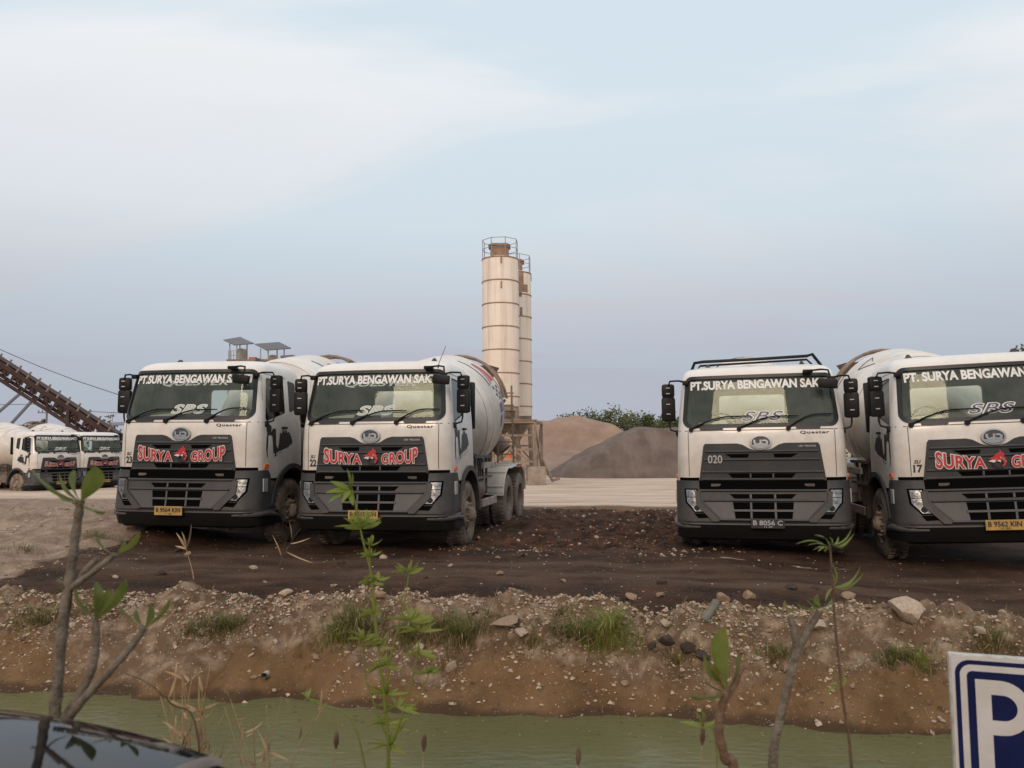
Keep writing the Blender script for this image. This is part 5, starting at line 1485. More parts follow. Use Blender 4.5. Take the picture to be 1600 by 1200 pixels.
for px_, py_, sz in ((1042, 1012, .20), (1075, 1022, .17), (1098, 1030, .14), (1020, 1014, .12)):  # near-black stones set into the bank
    X, Y, t = ground_at(px_, py_); rock(X, Y, sz, 'st4', 'dark clod in the hollow of the bank', 'dark clods in the bank')
k = 0
while k < 190:
    u = random.uniform(-6.2, 6.2); w = random.choice((random.gauss(7.62, .22), random.gauss(7.35, .3), random.uniform(6.7, 8.2)))
    if not 6.65 < w < 8.25: continue
    p = site(u, w); sz = min(.17, .030 + random.expovariate(1 / .030)); kd = random.choices(('st1', 'st2', 'st3'), (4, 4, 2))[0]
    rock(p.x, p.y, sz, kd, {'st1': 'pale limestone lump among many on the canal berm', 'st2': 'tan stone among many on the canal berm', 'st3': 'brown earth clod among many on the canal berm'}[kd],
         {'st1': 'pale stones on the berm', 'st2': 'tan stones on the berm', 'st3': 'earth clods on the berm'}[kd], sink=.45); k += 1
for k in range(75):
    if k < 40: u, w = random.uniform(-3.0, .9), random.uniform(12.0, 21)
    else: u, w = random.uniform(-7, 7), random.uniform(8.3, 11.5)
    p = site(u, w); kd = random.choices(('st1', 'st2', 'st4'), (3, 3, 4))[0]
    rock(p.x, p.y, random.uniform(.04, .13) * (1 if kd != 'st4' else 1.6), kd, {'st1': 'pale stone lying on the dark mud', 'st2': 'tan stone lying on the dark mud', 'st4': 'dark clod of churned mud between the trucks'}[kd], {'st1': 'pale stones on the mud', 'st2': 'tan stones on the mud', 'st4': 'mud clods'}[kd])
gr = MB(); rg = np.random.default_rng(4)
octf = [(0,2,4),(2,1,4),(1,3,4),(3,0,4),(2,0,5),(1,2,5),(3,1,5),(0,3,5)]
def scatter(n, uf, wf, smin, smax, wts):
    us, ws2 = uf(n * 2), wf(n * 2); kp = rg.random(n * 2) < .1 + 1.25 * sst(-.18, .22, fbm(us * 1.3, ws2 * 2.2, 3, 161)); us, ws2 = us[kp], ws2[kp]; zz = ground_h(us, ws2)
    for u, w, z in zip(us, ws2, zz):
        p = site(u, w, z); s = smin + (smax - smin) * rg.random() ** 3
        Rm = Matrix.Rotation(rg.random() * 6.28, 3, 'Z') @ Matrix.Rotation(rg.normal() * .5, 3, 'X')
        o = [Vector((s*rg.uniform(.6, 1.2), 0, 0)), Vector((-s*rg.uniform(.6, 1.2), 0, 0)), Vector((s*.2*rg.normal(), s*rg.uniform(.5, 1), 0)), Vector((s*.2*rg.normal(), -s*rg.uniform(.5, 1), 0)), Vector((s*.2*rg.normal(), 0, s*rg.uniform(.3, .8))), Vector((0, 0, -s*.5))]
        gr.add([p + Rm @ q for q in o], octf, int(rg.choice(3, p=wts)))
scatter(20000, lambda n: rg.uniform(-6.8, 6.8, n), lambda n: np.clip(rg.normal(7.58, .36, n), 6.62, 8.4), .004, .036, (.58, .28, .14))
scatter(1500, lambda n: rg.uniform(-6.8, 6.8, n), lambda n: rg.uniform(6.62, 7.3, n), .004, .018, (.45, .3, .25))
scatter(1100, lambda n: rg.uniform(-8, 9, n), lambda n: rg.uniform(8.3, 13, n), .005, .022, (.45, .35, .2))
scatter(1300, lambda n: rg.uniform(-3.3, 1.6, n), lambda n: rg.uniform(11.6, 21.5, n), .010, .045, (.35, .35, .3))
scatter(2600, lambda n: rg.uniform(-16, -7.6, n), lambda n: rg.uniform(8.6, 24, n), .008, .06, (.4, .35, .25))
go = gr.build('gravel', [M['st1'], M['st2'], M['st3']]); tag(go, kind='stuff')
# pipe end in the bank, corrugated hose on the berm
X, Y, t = ground_at(415, 1062); b = MB(); b.tube([(0, .35, .0), (0, -.05, .01)], .03, 14, False); b.tube([(0, .35, .0), (0, -.05, .01)], .025, 14, False); b.add([], [])
pe = b.build('pipe_end', M['frame_pale'], None, 40, (X, Y, gz(X, Y) + .01)); tag(pe, 'round pale pipe end sticking out of the brown bank', 'pipe')
X, Y, t = ground_at(1100, 975); b = MB(); P0, P1 = Vector((X, Y, gz(X, Y))), at(1120, 940, t + .1); 
b.tube([P0 + (P1-P0)*k/44 for k in range(45)], [(.034 + (.006 if k % 2 else 0)) for k in range(45)], 14)
M['hose'] = mat('grey_green_hose', (.17, .18, .16), .6, col2=(.26, .24, .2), scale=14)
ho = b.build('corrugated_hose', M['hose'], None, 20); tag(ho, 'grey corrugated hose end leaning out of the berm', 'hose')

# ------------------------------------------------------------------ plants
M['grass'] = leafmat('grass_green', (.115, .135, .032), (.22, .185, .07), .35)
M['weed'] = leafmat('weed_green', (.20, .26, .045), (.29, .30, .075), .4)
M['frangi'] = leafmat('frangipani_leaf', (.12, .17, .028), (.24, .24, .06), .45, 14)
M['frangi_y'] = leafmat('yellowing_leaf', (.30, .22, .05), (.18, .17, .05), .3)
M['bark_g'] = mat('grey_bark', (.20, .165, .125), .85, col2=(.10, .075, .05), scale=28, bump=.5, bscale=90)
M['bark_b'] = mat('brown_bark', (.115, .062, .035), .8, col2=(.19, .12, .075), scale=30, bump=.5, bscale=90)
M['straw'] = mat('dry_straw', (.40, .27, .15), .85, col2=(.27, .17, .09), scale=14)
M['stalk'] = mat('dark_stalk', (.075, .038, .022), .8, col2=(.13, .08, .045), scale=20)
def leaf(mb, b, tip, w, fold=.25, droop=.0, side=None, n=8, shape=.5, mi=0):
    """pointed leaf blade from b to tip, folded along its midrib; shape = where it is widest"""
    b, tip = Vector(b), Vector(tip); ax = tip - b; Ln = ax.length; ex = ax / Ln
    sv = Vector(side) if side is not None else ex.cross(Vector((0, 0, 1)))
    if sv.length < .05: sv = Vector((1, 0, 0))
    sv = (sv - ex * sv.dot(ex)).normalized(); up = sv.cross(ex).normalized()
    o = len(mb.v)
    for i in range(n + 1):
        t = i / n
        ww = w * .5 * (math.sin(pi * min(1, t ** (math.log(.5) / math.log(shape)))) ** .75 if 0 < t < 1 else .04)
        c = b + ax * t + up * (droop * Ln * math.sin(pi * t))
        mb.v += [tuple(c - sv*ww + up*ww*fold), tuple(c), tuple(c + sv*ww + up*ww*fold)]
    for i in range(n):
        for k in (0, 1): mb.f.append((o+i*3+k, o+i*3+k+1, o+i*3+4+k, o+i*3+3+k)); mb.m.append(mi)
def smooth_path(pts, n=6):
    P_ = [Vector(p) for p in pts]; out = []
    for i in range(len(P_) - 1):
        p0, p1, p2, p3 = P_[max(i-1, 0)], P_[i], P_[i+1], P_[min(i+2, len(P_)-1)]
        for k in range(n):
            t = k / n
            out.append(.5 * ((2*p1) + (p2-p0)*t + (2*p0-5*p1+4*p2-p3)*t*t + (3*p1-p0-3*p2+p3)*t**3))
    return out + [P_[-1]]
def stem(mb, pts, r0, r1, n=8, knob=0.0, mi=0):
    P_ = smooth_path(pts); m_ = len(P_)
    mb.tube(P_, [r0 + (r1 - r0) * i / (m_ - 1) + (knob * (1 if i % 3 == 0 else 0)) for i in range(m_)], n, mi=mi)
def plant(label, cat, base, stems, leaves, bark, leafm, name='frangipani_plant', group=None):
    """stems: [(world points, r0, r1)], leaves: [(base, tip, width, kw)] in world space"""
    root = empty(name, base); tag(root, label, cat, group); b0 = Vector(base)
    for pts, r0, r1 in stems:
        m_ = MB(); stem(m_, [Vector(p) - b0 for p in pts], r0 * .86, r1 * .82, 10, r0 * .10); m_.build('stem', M[bark], root, 50)
    for b, t, w, kw in leaves:
        m_ = MB(); kw = dict(kw); lm = kw.pop('mat', leafm); leaf(m_, Vector(b) - b0, Vector(t) - b0, w, **kw); m_.build('leaf', M[lm], root, 60)
    return root
def gpt(x, y, D):
    p = at(x, y, D); return Vector((p.x, p.y, gz(p.x, p.y) - .03))
# frangipani at left, behind the car
D = 2.25
def A(x, y, d=0.0): return at(x, y, D + d)
b_ = gpt(88, 1300, D)
Lv = []
def rosette(px_, py_, tips, d0=0.0, w=.052, m_='frangi'):
    for (tx, ty, dd, *ex) in tips:
        kw = dict(fold=.3, shape=.62, droop=.06); 
        if len(ex) > 1: kw['mat'] = ex[1]
        kw['side'] = None
        b2 = A(px_, py_, d0); t2 = A(tx, ty, d0 + dd); v = t2 - b2
        sd = Vector((v.z, .35 * (1 if tx > px_ else -1), -v.x)) 
        kw['side'] = sd
        Lv.append((b2, t2, (ex[0] if ex else w) * 1.05, kw))
rosette(126, 785, [(50, 733, .02, .050), (92, 738, -.05, .040), (148, 727, -.02, .070), (100, 775, .08, .035), (165, 800, -.03, .040), (118, 735, .09, .045), (72, 752, -.1, .040)])
rosette(180, 868, [(152, 838, .03, .030), (218, 832, -.02, .030), (196, 846, .05, .024)])
rosette(148, 968, [(118, 915, .0, .045), (150, 908, .04, .036), (197, 904, -.03, .042), (170, 918, .05, .036)])
rosette(226, 982, [(184, 940, .02, .030), (236, 944, .04, .032), (266, 936, -.02, .026), (214, 952, .05, .03)])
rosette(104, 912, [(92, 903, .02, .02), (90, 918, -.02, .018)])
plant('leafy frangipani sapling with a tall straight trunk behind the car at left', 'plant', b_,
      [([b_, A(85, 1150), A(88, 1090), A(97, 990), A(109, 905), A(119, 830), A(126, 782)], .020, .0125),
       ([A(106, 925), A(130, 895, .02), A(152, 872, .02)], .011, .009), ([A(106, 922), A(150, 890, -.02), A(180, 866, -.02)], .011, .009),
       ([A(88, 1140), A(118, 1095, .02), A(144, 1045, .03), A(150, 1000, .03), A(148, 966, .03)], .015, .011),
       ([A(90, 1150), A(120, 1105, -.02), A(168, 1052, -.02), A(205, 1010, 0), A(226, 980, 0)], .0145, .010)], Lv, 'bark_g', 'frangi')
# frangipani with the big upright leaf, right
D = 2.05; Lv = []
b_ = gpt(1172, 1330, D)
rosette(1137, 1078, [(1133, 978, -.02, .068), (1100, 1022, .05, .050), (1152, 1018, .06, .045)])
rosette(1134, 1082, [(1078, 1086, -.06, .048), (1090, 1050, .08, .030, 'frangi_y'), (1118, 1030, .03, .036, 'frangi_y')])
plant('young frangipani with one big upright leaf left of the parking sign', 'plant', b_,
      [([b_, A(1151, 1240), A(1133, 1185), A(1123, 1140), A(1129, 1102), A(1137, 1075)], .017, .010), ([A(1132, 1095), A(1148, 1070, .01), A(1158, 1048, .01), A(1164, 1040, .01)], .009, .006)], Lv, 'bark_b', 'frangi')
# forked frangipani
D = 2.9; Lv = []
b_ = gpt(1195, 1320, D)
rosette(1233, 955, [(1192, 943, .02, .028), (1226, 938, .05, .024, 'frangi_y'), (1240, 946, -.04, .022)])
rosette(1283, 950, [(1277, 928, .02, .045), (1246, 944, -.04, .034), (1300, 935, .06, .036), (1305, 950, -.05, .030), (1262, 938, .08, .03)])
plant('forked grey frangipani stem with small leaf tufts behind the tall weed', 'plant', b_,
      [([b_, A(1208, 1190), A(1220, 1120), A(1238, 1045), A(1247, 1012)], .0185, .016), ([A(1246, 1018), A(1240, 985), A(1234, 962)], .016, .013), ([A(1247, 1016), A(1262, 985), A(1281, 955)], .017, .014)], Lv, 'bark_g', 'frangi')
# tall thin weed with feathery leaves
D = 2.5; Lv = []
b_ = gpt(1345, 1330, D)
rnd = random.Random(12)
def feather(px_, py_, tips, w=.010):
    for tx, ty in tips: Lv.append((A(px_, py_), A(tx, ty, rnd.uniform(-.04, .04)), w, dict(fold=.2, droop=.16 * (1 if ty < py_ + 12 else .6), side=(0, 1, .2), shape=.45)))
feather(1297, 857, [(1243, 850), (1262, 852), (1270, 860), (1278, 862), (1272, 836), (1288, 862)])
feather(1300, 852, [(1331, 825), (1334, 834), (1296, 839), (1293, 846), (1325, 848), (1310, 838)])
feather(1302, 918, [(1345, 885), (1340, 908), (1350, 895), (1300, 880), (1338, 900), (1296, 890), (1290, 940), (1330, 935)])
feather(1314, 1075, [(1300, 1050), (1292, 1082), (1318, 1052), (1296, 1070)], .014)
plant('tall thin reddish weed with feathery pale green leaves, in front of truck 020', 'plant', b_, [([b_, A(1330, 1190), A(1318, 1100), A(1307, 1000), A(1301, 915), A(1297, 850)], .0055, .0030)], Lv, 'stalk', 'weed', 'tall_weed')
# bamboo-like plant in the middle
D = 3.1; Lv = []; St = []
b_ = gpt(600, 1290, D); rnd = random.Random(31)
main = [b_, A(607, 1190), A(600, 1090), A(590, 1000), A(580, 900), A(566, 840), A(548, 755)]
St.append((main, .008, .003)); St.append(([A(592, 1020), A(583, 950), A(578, 880), A(577, 840)], .005, .002)); St.append(([A(600, 1100), A(612, 1020), A(632, 940), A(640, 885)], .005, .002))
St.append(([A(606, 1180), A(640, 1080), A(655, 1000)], .005, .002)); St.append(([A(603, 1150), A(572, 1060), A(566, 985)], .004, .002)); St.append(([A(604, 1170), A(650, 1100), A(672, 1048)], .004, .002)); St.append(([b_, A(560, 1150), A(500, 1100), A(478, 1092)], .004, .002))
def fan(px_, py_, n, ln, up=True, w=.014, sp=160):
    n = int(n * 1.5)
    for k in range(n):
        a = R(90 + (rnd.uniform(-.5, .5)) * sp) if up else rnd.uniform(0, 6.28)
        l_ = ln * rnd.uniform(.6, 1.1)
        tx, ty = px_ + l_ * cos(a), py_ - l_ * sin(a) * .8 + l_ * .12
        Lv.append((A(px_, py_), A(tx, ty, rnd.uniform(-.06, .06)), w * rnd.uniform(.7, 1.15), dict(fold=.25, droop=.08, side=(sin(a), .5, cos(a)), shape=.38)))
for tx, ty in ((542, 732), (516, 752), (508, 770), (512, 786), (550, 738), (534, 786), (552, 790)): Lv.append((A(547, 765), A(tx, ty, rnd.uniform(-.04, .04)), .022, dict(fold=.2, droop=.06, side=(.2, .5, .8), shape=.4)))
fan(566, 826, 11, 42); fan(570, 815, 6, 34, sp=220); fan(578, 852, 7, 26); fan(579, 868, 5, 24, sp=220); fan(581, 910, 8, 24, sp=200); fan(590, 905, 4, 22); fan(637, 895, 9, 34, sp=170)
fan(640, 970, 12, 40, sp=190); fan(652, 985, 9, 40, sp=200); fan(585, 960, 7, 26, sp=200); fan(566, 1000, 9, 36, sp=200); fan(590, 1010, 9, 30, sp=220); fan(600, 1040, 9, 34, sp=240); fan(604, 1085, 8, 40, sp=240); fan(655, 1020, 7, 30, sp=220); fan(672, 1050, 7, 26, sp=220)
fan(606, 1130, 7, 34, sp=240); fan(620, 1105, 6, 34, sp=240); fan(480, 1092, 4, 24, sp=200); fan(606, 1165, 6, 40, sp=240)
plant('bright green bamboo-like plant in the middle, rising in front of truck 22', 'plant', b_, St, Lv, 'weed', 'weed', 'bamboo_plant')
# dry stalks
def dry(label, D_, px_, py_, stems, blades, seed, name='dry_weed', group=None, wm_='straw'):
    global D; D = D_; rnd_ = random.Random(seed); g = gpt(px_, py_, D) if py_ > 1100 else None
    if g is None:
        X, Y, t = ground_at(px_, py_); g = Vector((X, Y, gz(X, Y) - .02)); D = t
    root = empty(name, g); tag(root, label, 'plant', group)
    for pts, r in stems:
        m_ = MB(); stem(m_, [Vector((0, 0, 0))] + [A(*p) - g for p in pts], r, r * .4, 6); m_.build('stem', M[wm_], root, 50)
    for (bx, by), (tx, ty), w in blades:
        m_ = MB(); leaf(m_, A(bx, by) - g, A(tx, ty, rnd_.uniform(-.05, .05)) - g, w, .15, .04, side=(.3, .6, .5), shape=.35); m_.build('blade', M['straw'], root, 60)
dry('dry straw-coloured stalk with four stiff blades below truck 23', 8, 303, 905, [([(300, 890), (291, 858)], .008)], [((291, 858), (299, 818), .035), ((291, 858), (275, 832), .03), ((291, 858), (273, 853), .03), ((291, 856), (284, 830), .03)], 1)
dry('thin dark withered weed below the gap between trucks 23 and 22', 8, 430, 915, [([(438, 880), (456, 845), (470, 825)], .006), ([(440, 870), (448, 840)], .005)], [((452, 850), (486, 840), .02), ((447, 862), (490, 880), .02), ((440, 870), (425, 835), .02), ((456, 842), (452, 815), .018)], 2, wm_='stalk')
rnd = random.Random(77)
def reed(label, D_, px_, n, xspread, ytop, seed, group=None):
    global D; D = D_; r2 = random.Random(seed); g = gpt(px_, 1290, D); root = empty('dry_reed', g); tag(root, label, 'plant', group)
    mS, mB = MB(), MB()
    for k in range(n):
        x0 = px_ + r2.gauss(0, 10); x1 = x0 + r2.gauss(0, xspread); y1 = ytop + abs(r2.gauss(0, 55))
        pts = [A(x0, 1280, r2.uniform(-.1, .1)) - g, A(x0 + (x1-x0)*.35, 1280 + (y1-1280)*.5) - g, A(x1, y1, r2.uniform(-.1, .1)) - g]
        stem(mS, pts, .0032, .0012, 5)
        for j in range(r2.randint(2, 4)):
            t = r2.uniform(.35, 1); xx, yy = x0 + (x1-x0)*t*t, 1280 + (y1-1280)*t; an = R(r2.uniform(20, 160)); l_ = r2.uniform(14, 46)
            leaf(mB, A(xx, yy) - g, A(xx + l_*cos(an), yy - l_*sin(an)*.9, r2.uniform(-.06, .06)) - g, .010, .2, .10, side=(.4, .5, .5), shape=.3)
    mS.build('stem', M['straw'], root, 50); mB.build('blade', M['straw'], root, 60)
reed('clump of dry straw reeds standing in the water right of the car', 3.2, 300, 16, 38, 1030, 5, 'dry reeds along the near bank')
reed('sparse dry reed clump between the car and the bamboo plant', 3.2, 400, 7, 26, 1045, 6, 'dry reeds along the near bank')
D = 2.6; g = gpt(330, 1300, D)
plant('dark bare twig slanting over the water right of the frangipani', 'plant', g, [([g, A(310, 1155), A(268, 1100), A(232, 1068), A(196, 1052)], .0038, .0015)], [], 'stalk', 'frangi', 'bare_twig')
for px_, ty, lab in ((525, 1166, 'thin reed with a dark seed head left of the bamboo plant'), (903, 1192, 'thin reed with a dark seed head at the bottom near the middle'), (662, 1170, 'thin reed with a dark seed head right of the bamboo plant'), (1097, 1160, 'small seed-headed weed left of the big-leafed frangipani')):
    D = 2.8; g = gpt(px_ - 4, 1300, D); root = empty('seed_reed', g); tag(root, lab, 'plant', 'seed-headed reeds')
    m_ = MB(); stem(m_, [Vector((0, 0, 0)), A(px_ - 2, 1230) - g, A(px_, ty) - g], .003, .0015, 5); m_.build('stem', M['straw'], root, 50)
    m_ = MB(); m_.tube([A(px_, ty + 4) - g, A(px_ + .5, ty - 6) - g, A(px_ + 1, ty - 18) - g, A(px_ + 1, ty - 24) - g], [.003, .009, .008, .001], 7); m_.build('seed_head', M['stalk'], root, 50)
# small green weed at lower right
D = 2.4; Lv = []; g = gpt(1110, 1300, D)
for tx, ty in ((1062, 1128), (1094, 1105), (1086, 1112), (1118, 1125), (1100, 1112)): Lv.append((A(1098, 1137), A(tx, ty, rnd.uniform(-.04, .04)), .014, dict(fold=.2, droop=.08, side=(.3, .6, .4), shape=.4)))
for tx, ty in ((1091, 1168), (1088, 1160)): Lv.append((A(1099, 1140), A(tx, ty), .010, dict(fold=.2, droop=.02, side=(.3, .6, .4), mat='frangi_y')))
plant('small spiky green weed beside the big-leafed frangipani', 'plant', g, [([g, A(1120, 1180), A(1098, 1138)], .003, .002)], Lv, 'weed', 'weed', 'spiky_weed')
# low grass on the near bank edge, grass tufts and creeping weeds on the berm
def tuft(X, Y, h, r, n, seed, label, m_='grass', group='grass tufts on the berm', z=None):
    r2 = random.Random(seed); mb = MB()
    n = int(n * 2.2); h *= 1.25
    for k in range(n):
        a = r2.uniform(0, 6.28); rr = abs(r2.gauss(0, .55)) * r * 1.15; b = Vector((rr*cos(a)*1.35, rr*sin(a)*.6, 0)); b.z = gz(X + b.x, Y + b.y) - gz(X, Y) - .01
        l_ = h * r2.uniform(.25, 1.15) * (1.05 - .6 * min(1, rr / (r * 1.3))); a2 = a + r2.gauss(0, 1.1); ln = r2.uniform(.2, 1.3)
        mid = b + Vector((cos(a2)*ln*l_*.35, sin(a2)*ln*l_*.35, l_*.55)); tip = b + Vector((cos(a2)*ln*l_, sin(a2)*ln*l_, l_*r2.uniform(.3, .95)))
        sd = Vector((-sin(a2), cos(a2), 0)); w = r2.uniform(.002, .0045)
        o = len(mb.v); mb.v += [tuple(b - sd*w), tuple(b + sd*w), tuple(mid - sd*w*.8), tuple(mid + sd*w*.8), tuple(tip)]
        mb.f += [(o, o+1, o+3, o+2), (o+2, o+3, o+4)]; mb.m += [0, 0] if r2.random() < .85 else [1, 1]
    o = mb.build('grass_tuft', [M[m_], M['straw']], None, None, (X, Y, gz(X, Y) if z is None else z)); tag(o, label, 'grass tuft', group)
for i, (px_, py_, h, r, n, lab, m_) in enumerate([(350, 985, .16, .22, 260, 'green grass tuft on the berm below truck 23', 'grass'), (60, 975, .15, .26, 200, 'sparse grass tuft on the berm at the left edge', 'grass'), (300, 988, .10, .18, 110, 'thin grass tuft left of the one below truck 23', 'grass'),
        (560, 990, .22, .24, 300, 'green grass tuft left of the bamboo plant', 'grass'), (535, 1000, .16, .2, 160, 'low weed patch behind the bamboo plant', 'weed'), (722, 1000, .22, .24, 280, 'dull olive grass tuft right of the bamboo plant', 'grass'), (690, 985, .18, .16, 140, 'small grass tuft behind the bamboo plant', 'grass'),
        (905, 1000, .22, .20, 260, 'left half of the bright grass tuft on the berm between trucks', 'grass'), (950, 1000, .26, .22, 330, 'bright green grass tuft on the berm between trucks 22 and 020', 'weed'), (830, 1010, .12, .2, 120, 'thin grass beside the concrete slab', 'grass'),
        (1400, 1030, .14, .20, 200, 'green tuft on the bank below truck 17', 'grass'), (1435, 1038, .12, .18, 130, 'small green tuft left of the parking sign', 'weed'), (1215, 1025, .12, .2, 150, 'thin grass tuft behind the forked frangipani', 'grass'), (1550, 1015, .13, .22, 200, 'grass tuft above the parking sign', 'grass'),
        (1060, 1035, .10, .18, 100, 'thin grass under the dark hollow', 'grass'), (640, 1000, .16, .2, 180, 'grass tuft right behind the bamboo stems', 'grass'), (150, 965, .10, .22, 110, 'thin grass tuft behind the frangipani', 'grass'), (880, 960, .14, .12, 60, 'thin upright grass at the mud edge', 'grass'), (150, 838, .16, .5, 120, 'olive weed patch on the brown hump left of truck 23', 'grass'), (40, 862, .14, .4, 80, 'sparse weeds on the brown hump at the left edge', 'grass')]):
    X, Y, t = ground_at(px_, py_); tuft(X, Y, h, r, n, 300 + i, lab, m_)
r2 = random.Random(19); mb = MB()
for k in range(5200):
    u, w = r2.uniform(-6.8, 6.8), min(8.2, max(6.65, r2.gauss(7.35, .38)))
    if float(fbm(u * .9, w * 1.6, 3, 171)) + r2.gauss(0, .08) < .02: continue
    p = site(u, w); z = gz(p.x, p.y); l_ = r2.uniform(.03, .13); a = r2.uniform(0, 6.28); h_ = r2.choice((.01, .01, .03, .08)) * r2.uniform(.5, 1.4)
    tip = Vector((p.x + cos(a)*l_, p.y + sin(a)*l_*.7, z + h_)); sd = Vector((-sin(a), cos(a), 0)) * r2.uniform(.0015, .003)
    o = len(mb.v); mb.v += [(p.x - sd.x, p.y - sd.y, z), (p.x + sd.x, p.y + sd.y, z), tuple(tip)]; mb.f.append((o, o+1, o+2)); mb.m.append(r2.choices((0, 1, 2), (5, 2, 3))[0])
tag(mb.build('dry_litter', [M['straw'], M['stalk'], M['grass']]), kind='stuff')
r2 = random.Random(29); mb = MB()
for k in range(9000):
    u, w = r2.uniform(-6.8, 6.8), min(8.1, max(6.75, r2.gauss(7.40, .28)))
    if float(fbm(u * .75 + 3, w * 1.5, 3, 201)) + r2.gauss(0, .07) < .13: continue
    p = site(u, w); z = gz(p.x, p.y); l_ = r2.uniform(.02, .10); a = r2.uniform(0, 6.28)
    tip = Vector((p.x + cos(a)*l_*.7, p.y + sin(a)*l_*.6, z + l_ * r2.uniform(.3, 1))); sd = Vector((-sin(a), cos(a), 0)) * r2.uniform(.0015, .004)
    o = len(mb.v); mb.v += [(p.x - sd.x, p.y - sd.y, z - .004), (p.x + sd.x, p.y + sd.y, z - .004), tuple(tip)]; mb.f.append((o, o+1, o+2)); mb.m.append(r2.choices((0, 1, 2), (6, 2, 3))[0])
tag(mb.build('grass', [M['grass'], M['weed'], M['straw']]), kind='stuff')
mb = MB()
for k in range(420):
    u = r2.uniform(-6, 5); w = 6.62 - abs(r2.gauss(0, .35)) if r2.random() < .7 else r2.uniform(4.4, 6.6)
    if w < 3.8: continue
    p = site(u, w, -.597); s_ = r2.uniform(.004, .022); a = r2.uniform(0, 6.28); q = [Vector((cos(a + t) * s_ * (1 if i % 2 == 0 else .35), sin(a + t) * s_ * (1 if i % 2 == 0 else .35), 0)) for i, t in enumerate((0, pi/2, pi, 3*pi/2))]
    mb.add([p + v for v in q], [(0, 1, 2, 3)], r2.choice((0, 1, 2)))
tag(mb.build('floating_litter', [M['straw'], M['stalk'], M['grass']]), kind='stuff')
r2 = random.Random(9); mb = MB()
for k in range(2600):
    u, w = r2.uniform(-3.2, 3.2), 2.9 + abs(r2.gauss(0, .5)); p = site(u, w); z = gz(p.x, p.y); l_ = r2.uniform(.05, .22); a = r2.uniform(0, 6.28)
    tip = Vector((p.x + cos(a)*l_*.5, p.y + sin(a)*l_*.5, z + l_)); sd = Vector((-sin(a), cos(a), 0)) * .004
    o = len(mb.v); mb.v += [(p.x - sd.x, p.y - sd.y, z - .01), (p.x + sd.x, p.y + sd.y, z - .01), tuple(tip)]; mb.f.append((o, o+1, o+2)); mb.m.append(0)
tag(mb.build('grass', M['grass']), kind='stuff')

# ------------------------------------------------------------------ parking sign
M['sgn_w'] = mat('sign_white', (.56, .54, .53), .4, col2=(.48, .45, .42), scale=5)
M['sgn_b'] = mat('sign_blue', (.0045, .008, .050), .4, col2=(.006, .014, .070), scale=3, spec=.22)
M['sgn_edge'] = mat('sign_edge', (.55, .53, .48), .5, col2=(.35, .32, .28), scale=12)
Ds = 3.3; yaw = R(20); c0 = at(1482, 1021, Ds); ws_, hs_ = .50, .66
sg = empty('parking_sign', (0, 0, 0)); tag(sg, 'blue and white parking sign with a big letter P at the lower right corner', 'sign')
ex_ = Vector((cos(yaw), -sin(yaw), 0)); ey_ = Vector((sin(yaw), cos(yaw), 0)); cen = c0 + ex_ * ws_ / 2
gsz = gz(cen.x, cen.y); sg.location = (cen.x, cen.y, gsz); sg.rotation_euler = (0, 0, -yaw); zt = c0.z - gsz
fl = lambda p, d: Vector((p[0], -d, p[1]))
b = MB(); b.box((0, .022, zt - hs_/2), (ws_, .04, hs_), bev=.006); bo = b.build('board', M['sgn_edge'], sg, 40)
def ringp(i0, i1, r0, name, m_, d):
    b = MB(); o_ = rrect(-ws_/2 + i0, zt - hs_ + i0, ws_/2 - i0, zt - i0, r0, 8)
    b.add([fl(p, d) for p in o_] , [tuple(range(len(o_)))]); b.build(name, M[m_], bo)
ringp(.006, 0, .006, 'face', 'sgn_w', .002); ringp(.019, 0, .055, 'border', 'sgn_b', .0035); ringp(.036, 0, .041, 'border', 'sgn_w', .005); ringp(.060, 0, .022, 'field', 'sgn_b', .0065)
pz1, pz0, px0 = zt - .090, zt - .56, -.162
outer = [(px0, pz0), (px0 + .054, pz0), (px0 + .054, pz1 - .21)]
out2 = [(px0 + .085 + .105*cos(R(a)), pz1 - .105 + .105*sin(R(a))) for a in range(-90, 91, 9)]
inn = [(px0 + .054, pz1 - .056)] + [(px0 + .092 + .050*cos(R(a)), pz1 - .105 + .049*sin(R(a))) for a in range(90, -91, -9)] + [(px0 + .054, pz1 - .154)]
b = MB(); poly = outer + out2 + [(px0, pz1)]
bmq = bmesh.new()
def ring_e(pp):
    vs = [bmq.verts.new((x, z, 0)) for x, z in pp]; return [bmq.edges.new((vs[i], vs[(i+1) % len(vs)])) for i in range(len(vs))]
bmesh.ops.triangle_fill(bmq, use_beauty=True, use_dissolve=False, edges=ring_e(poly) + ring_e(inn)); bmq.verts.index_update()
b.add([fl((v.co.x, v.co.y), .008) for v in bmq.verts], [[v.index for v in f.verts] for f in bmq.faces]); bmq.free()
b.build('letter', M['sgn_w'], bo)
for x in (-.13, .13):
    b = MB(); b.tube([(x, .065, -.15), (x, .065, zt - .05)], .022, 12); b.build('post', M['rail'], sg, 40)

# ------------------------------------------------------------------ car in the lower left corner
M['paint'] = mat('black_gloss_paint', (.006, .006, .007), .05, coat=0.0, spec=.20)
M['trim'] = mat('brown_trim', (.10, .068, .050), .5, col2=(.16, .115, .085), scale=10)  # brown of the bonnet seams and of the painted reflection on the nose
M['carglass'] = mat('dark_glass', (.008, .009, .010), .03)
CX, CY = -1.05, 1.93
car = empty('parked_car', (CX, CY, -.004)); car.rotation_euler = (0, 0, R(-20)); tag(car, 'black glossy car with its bonnet in the lower left corner', 'car')
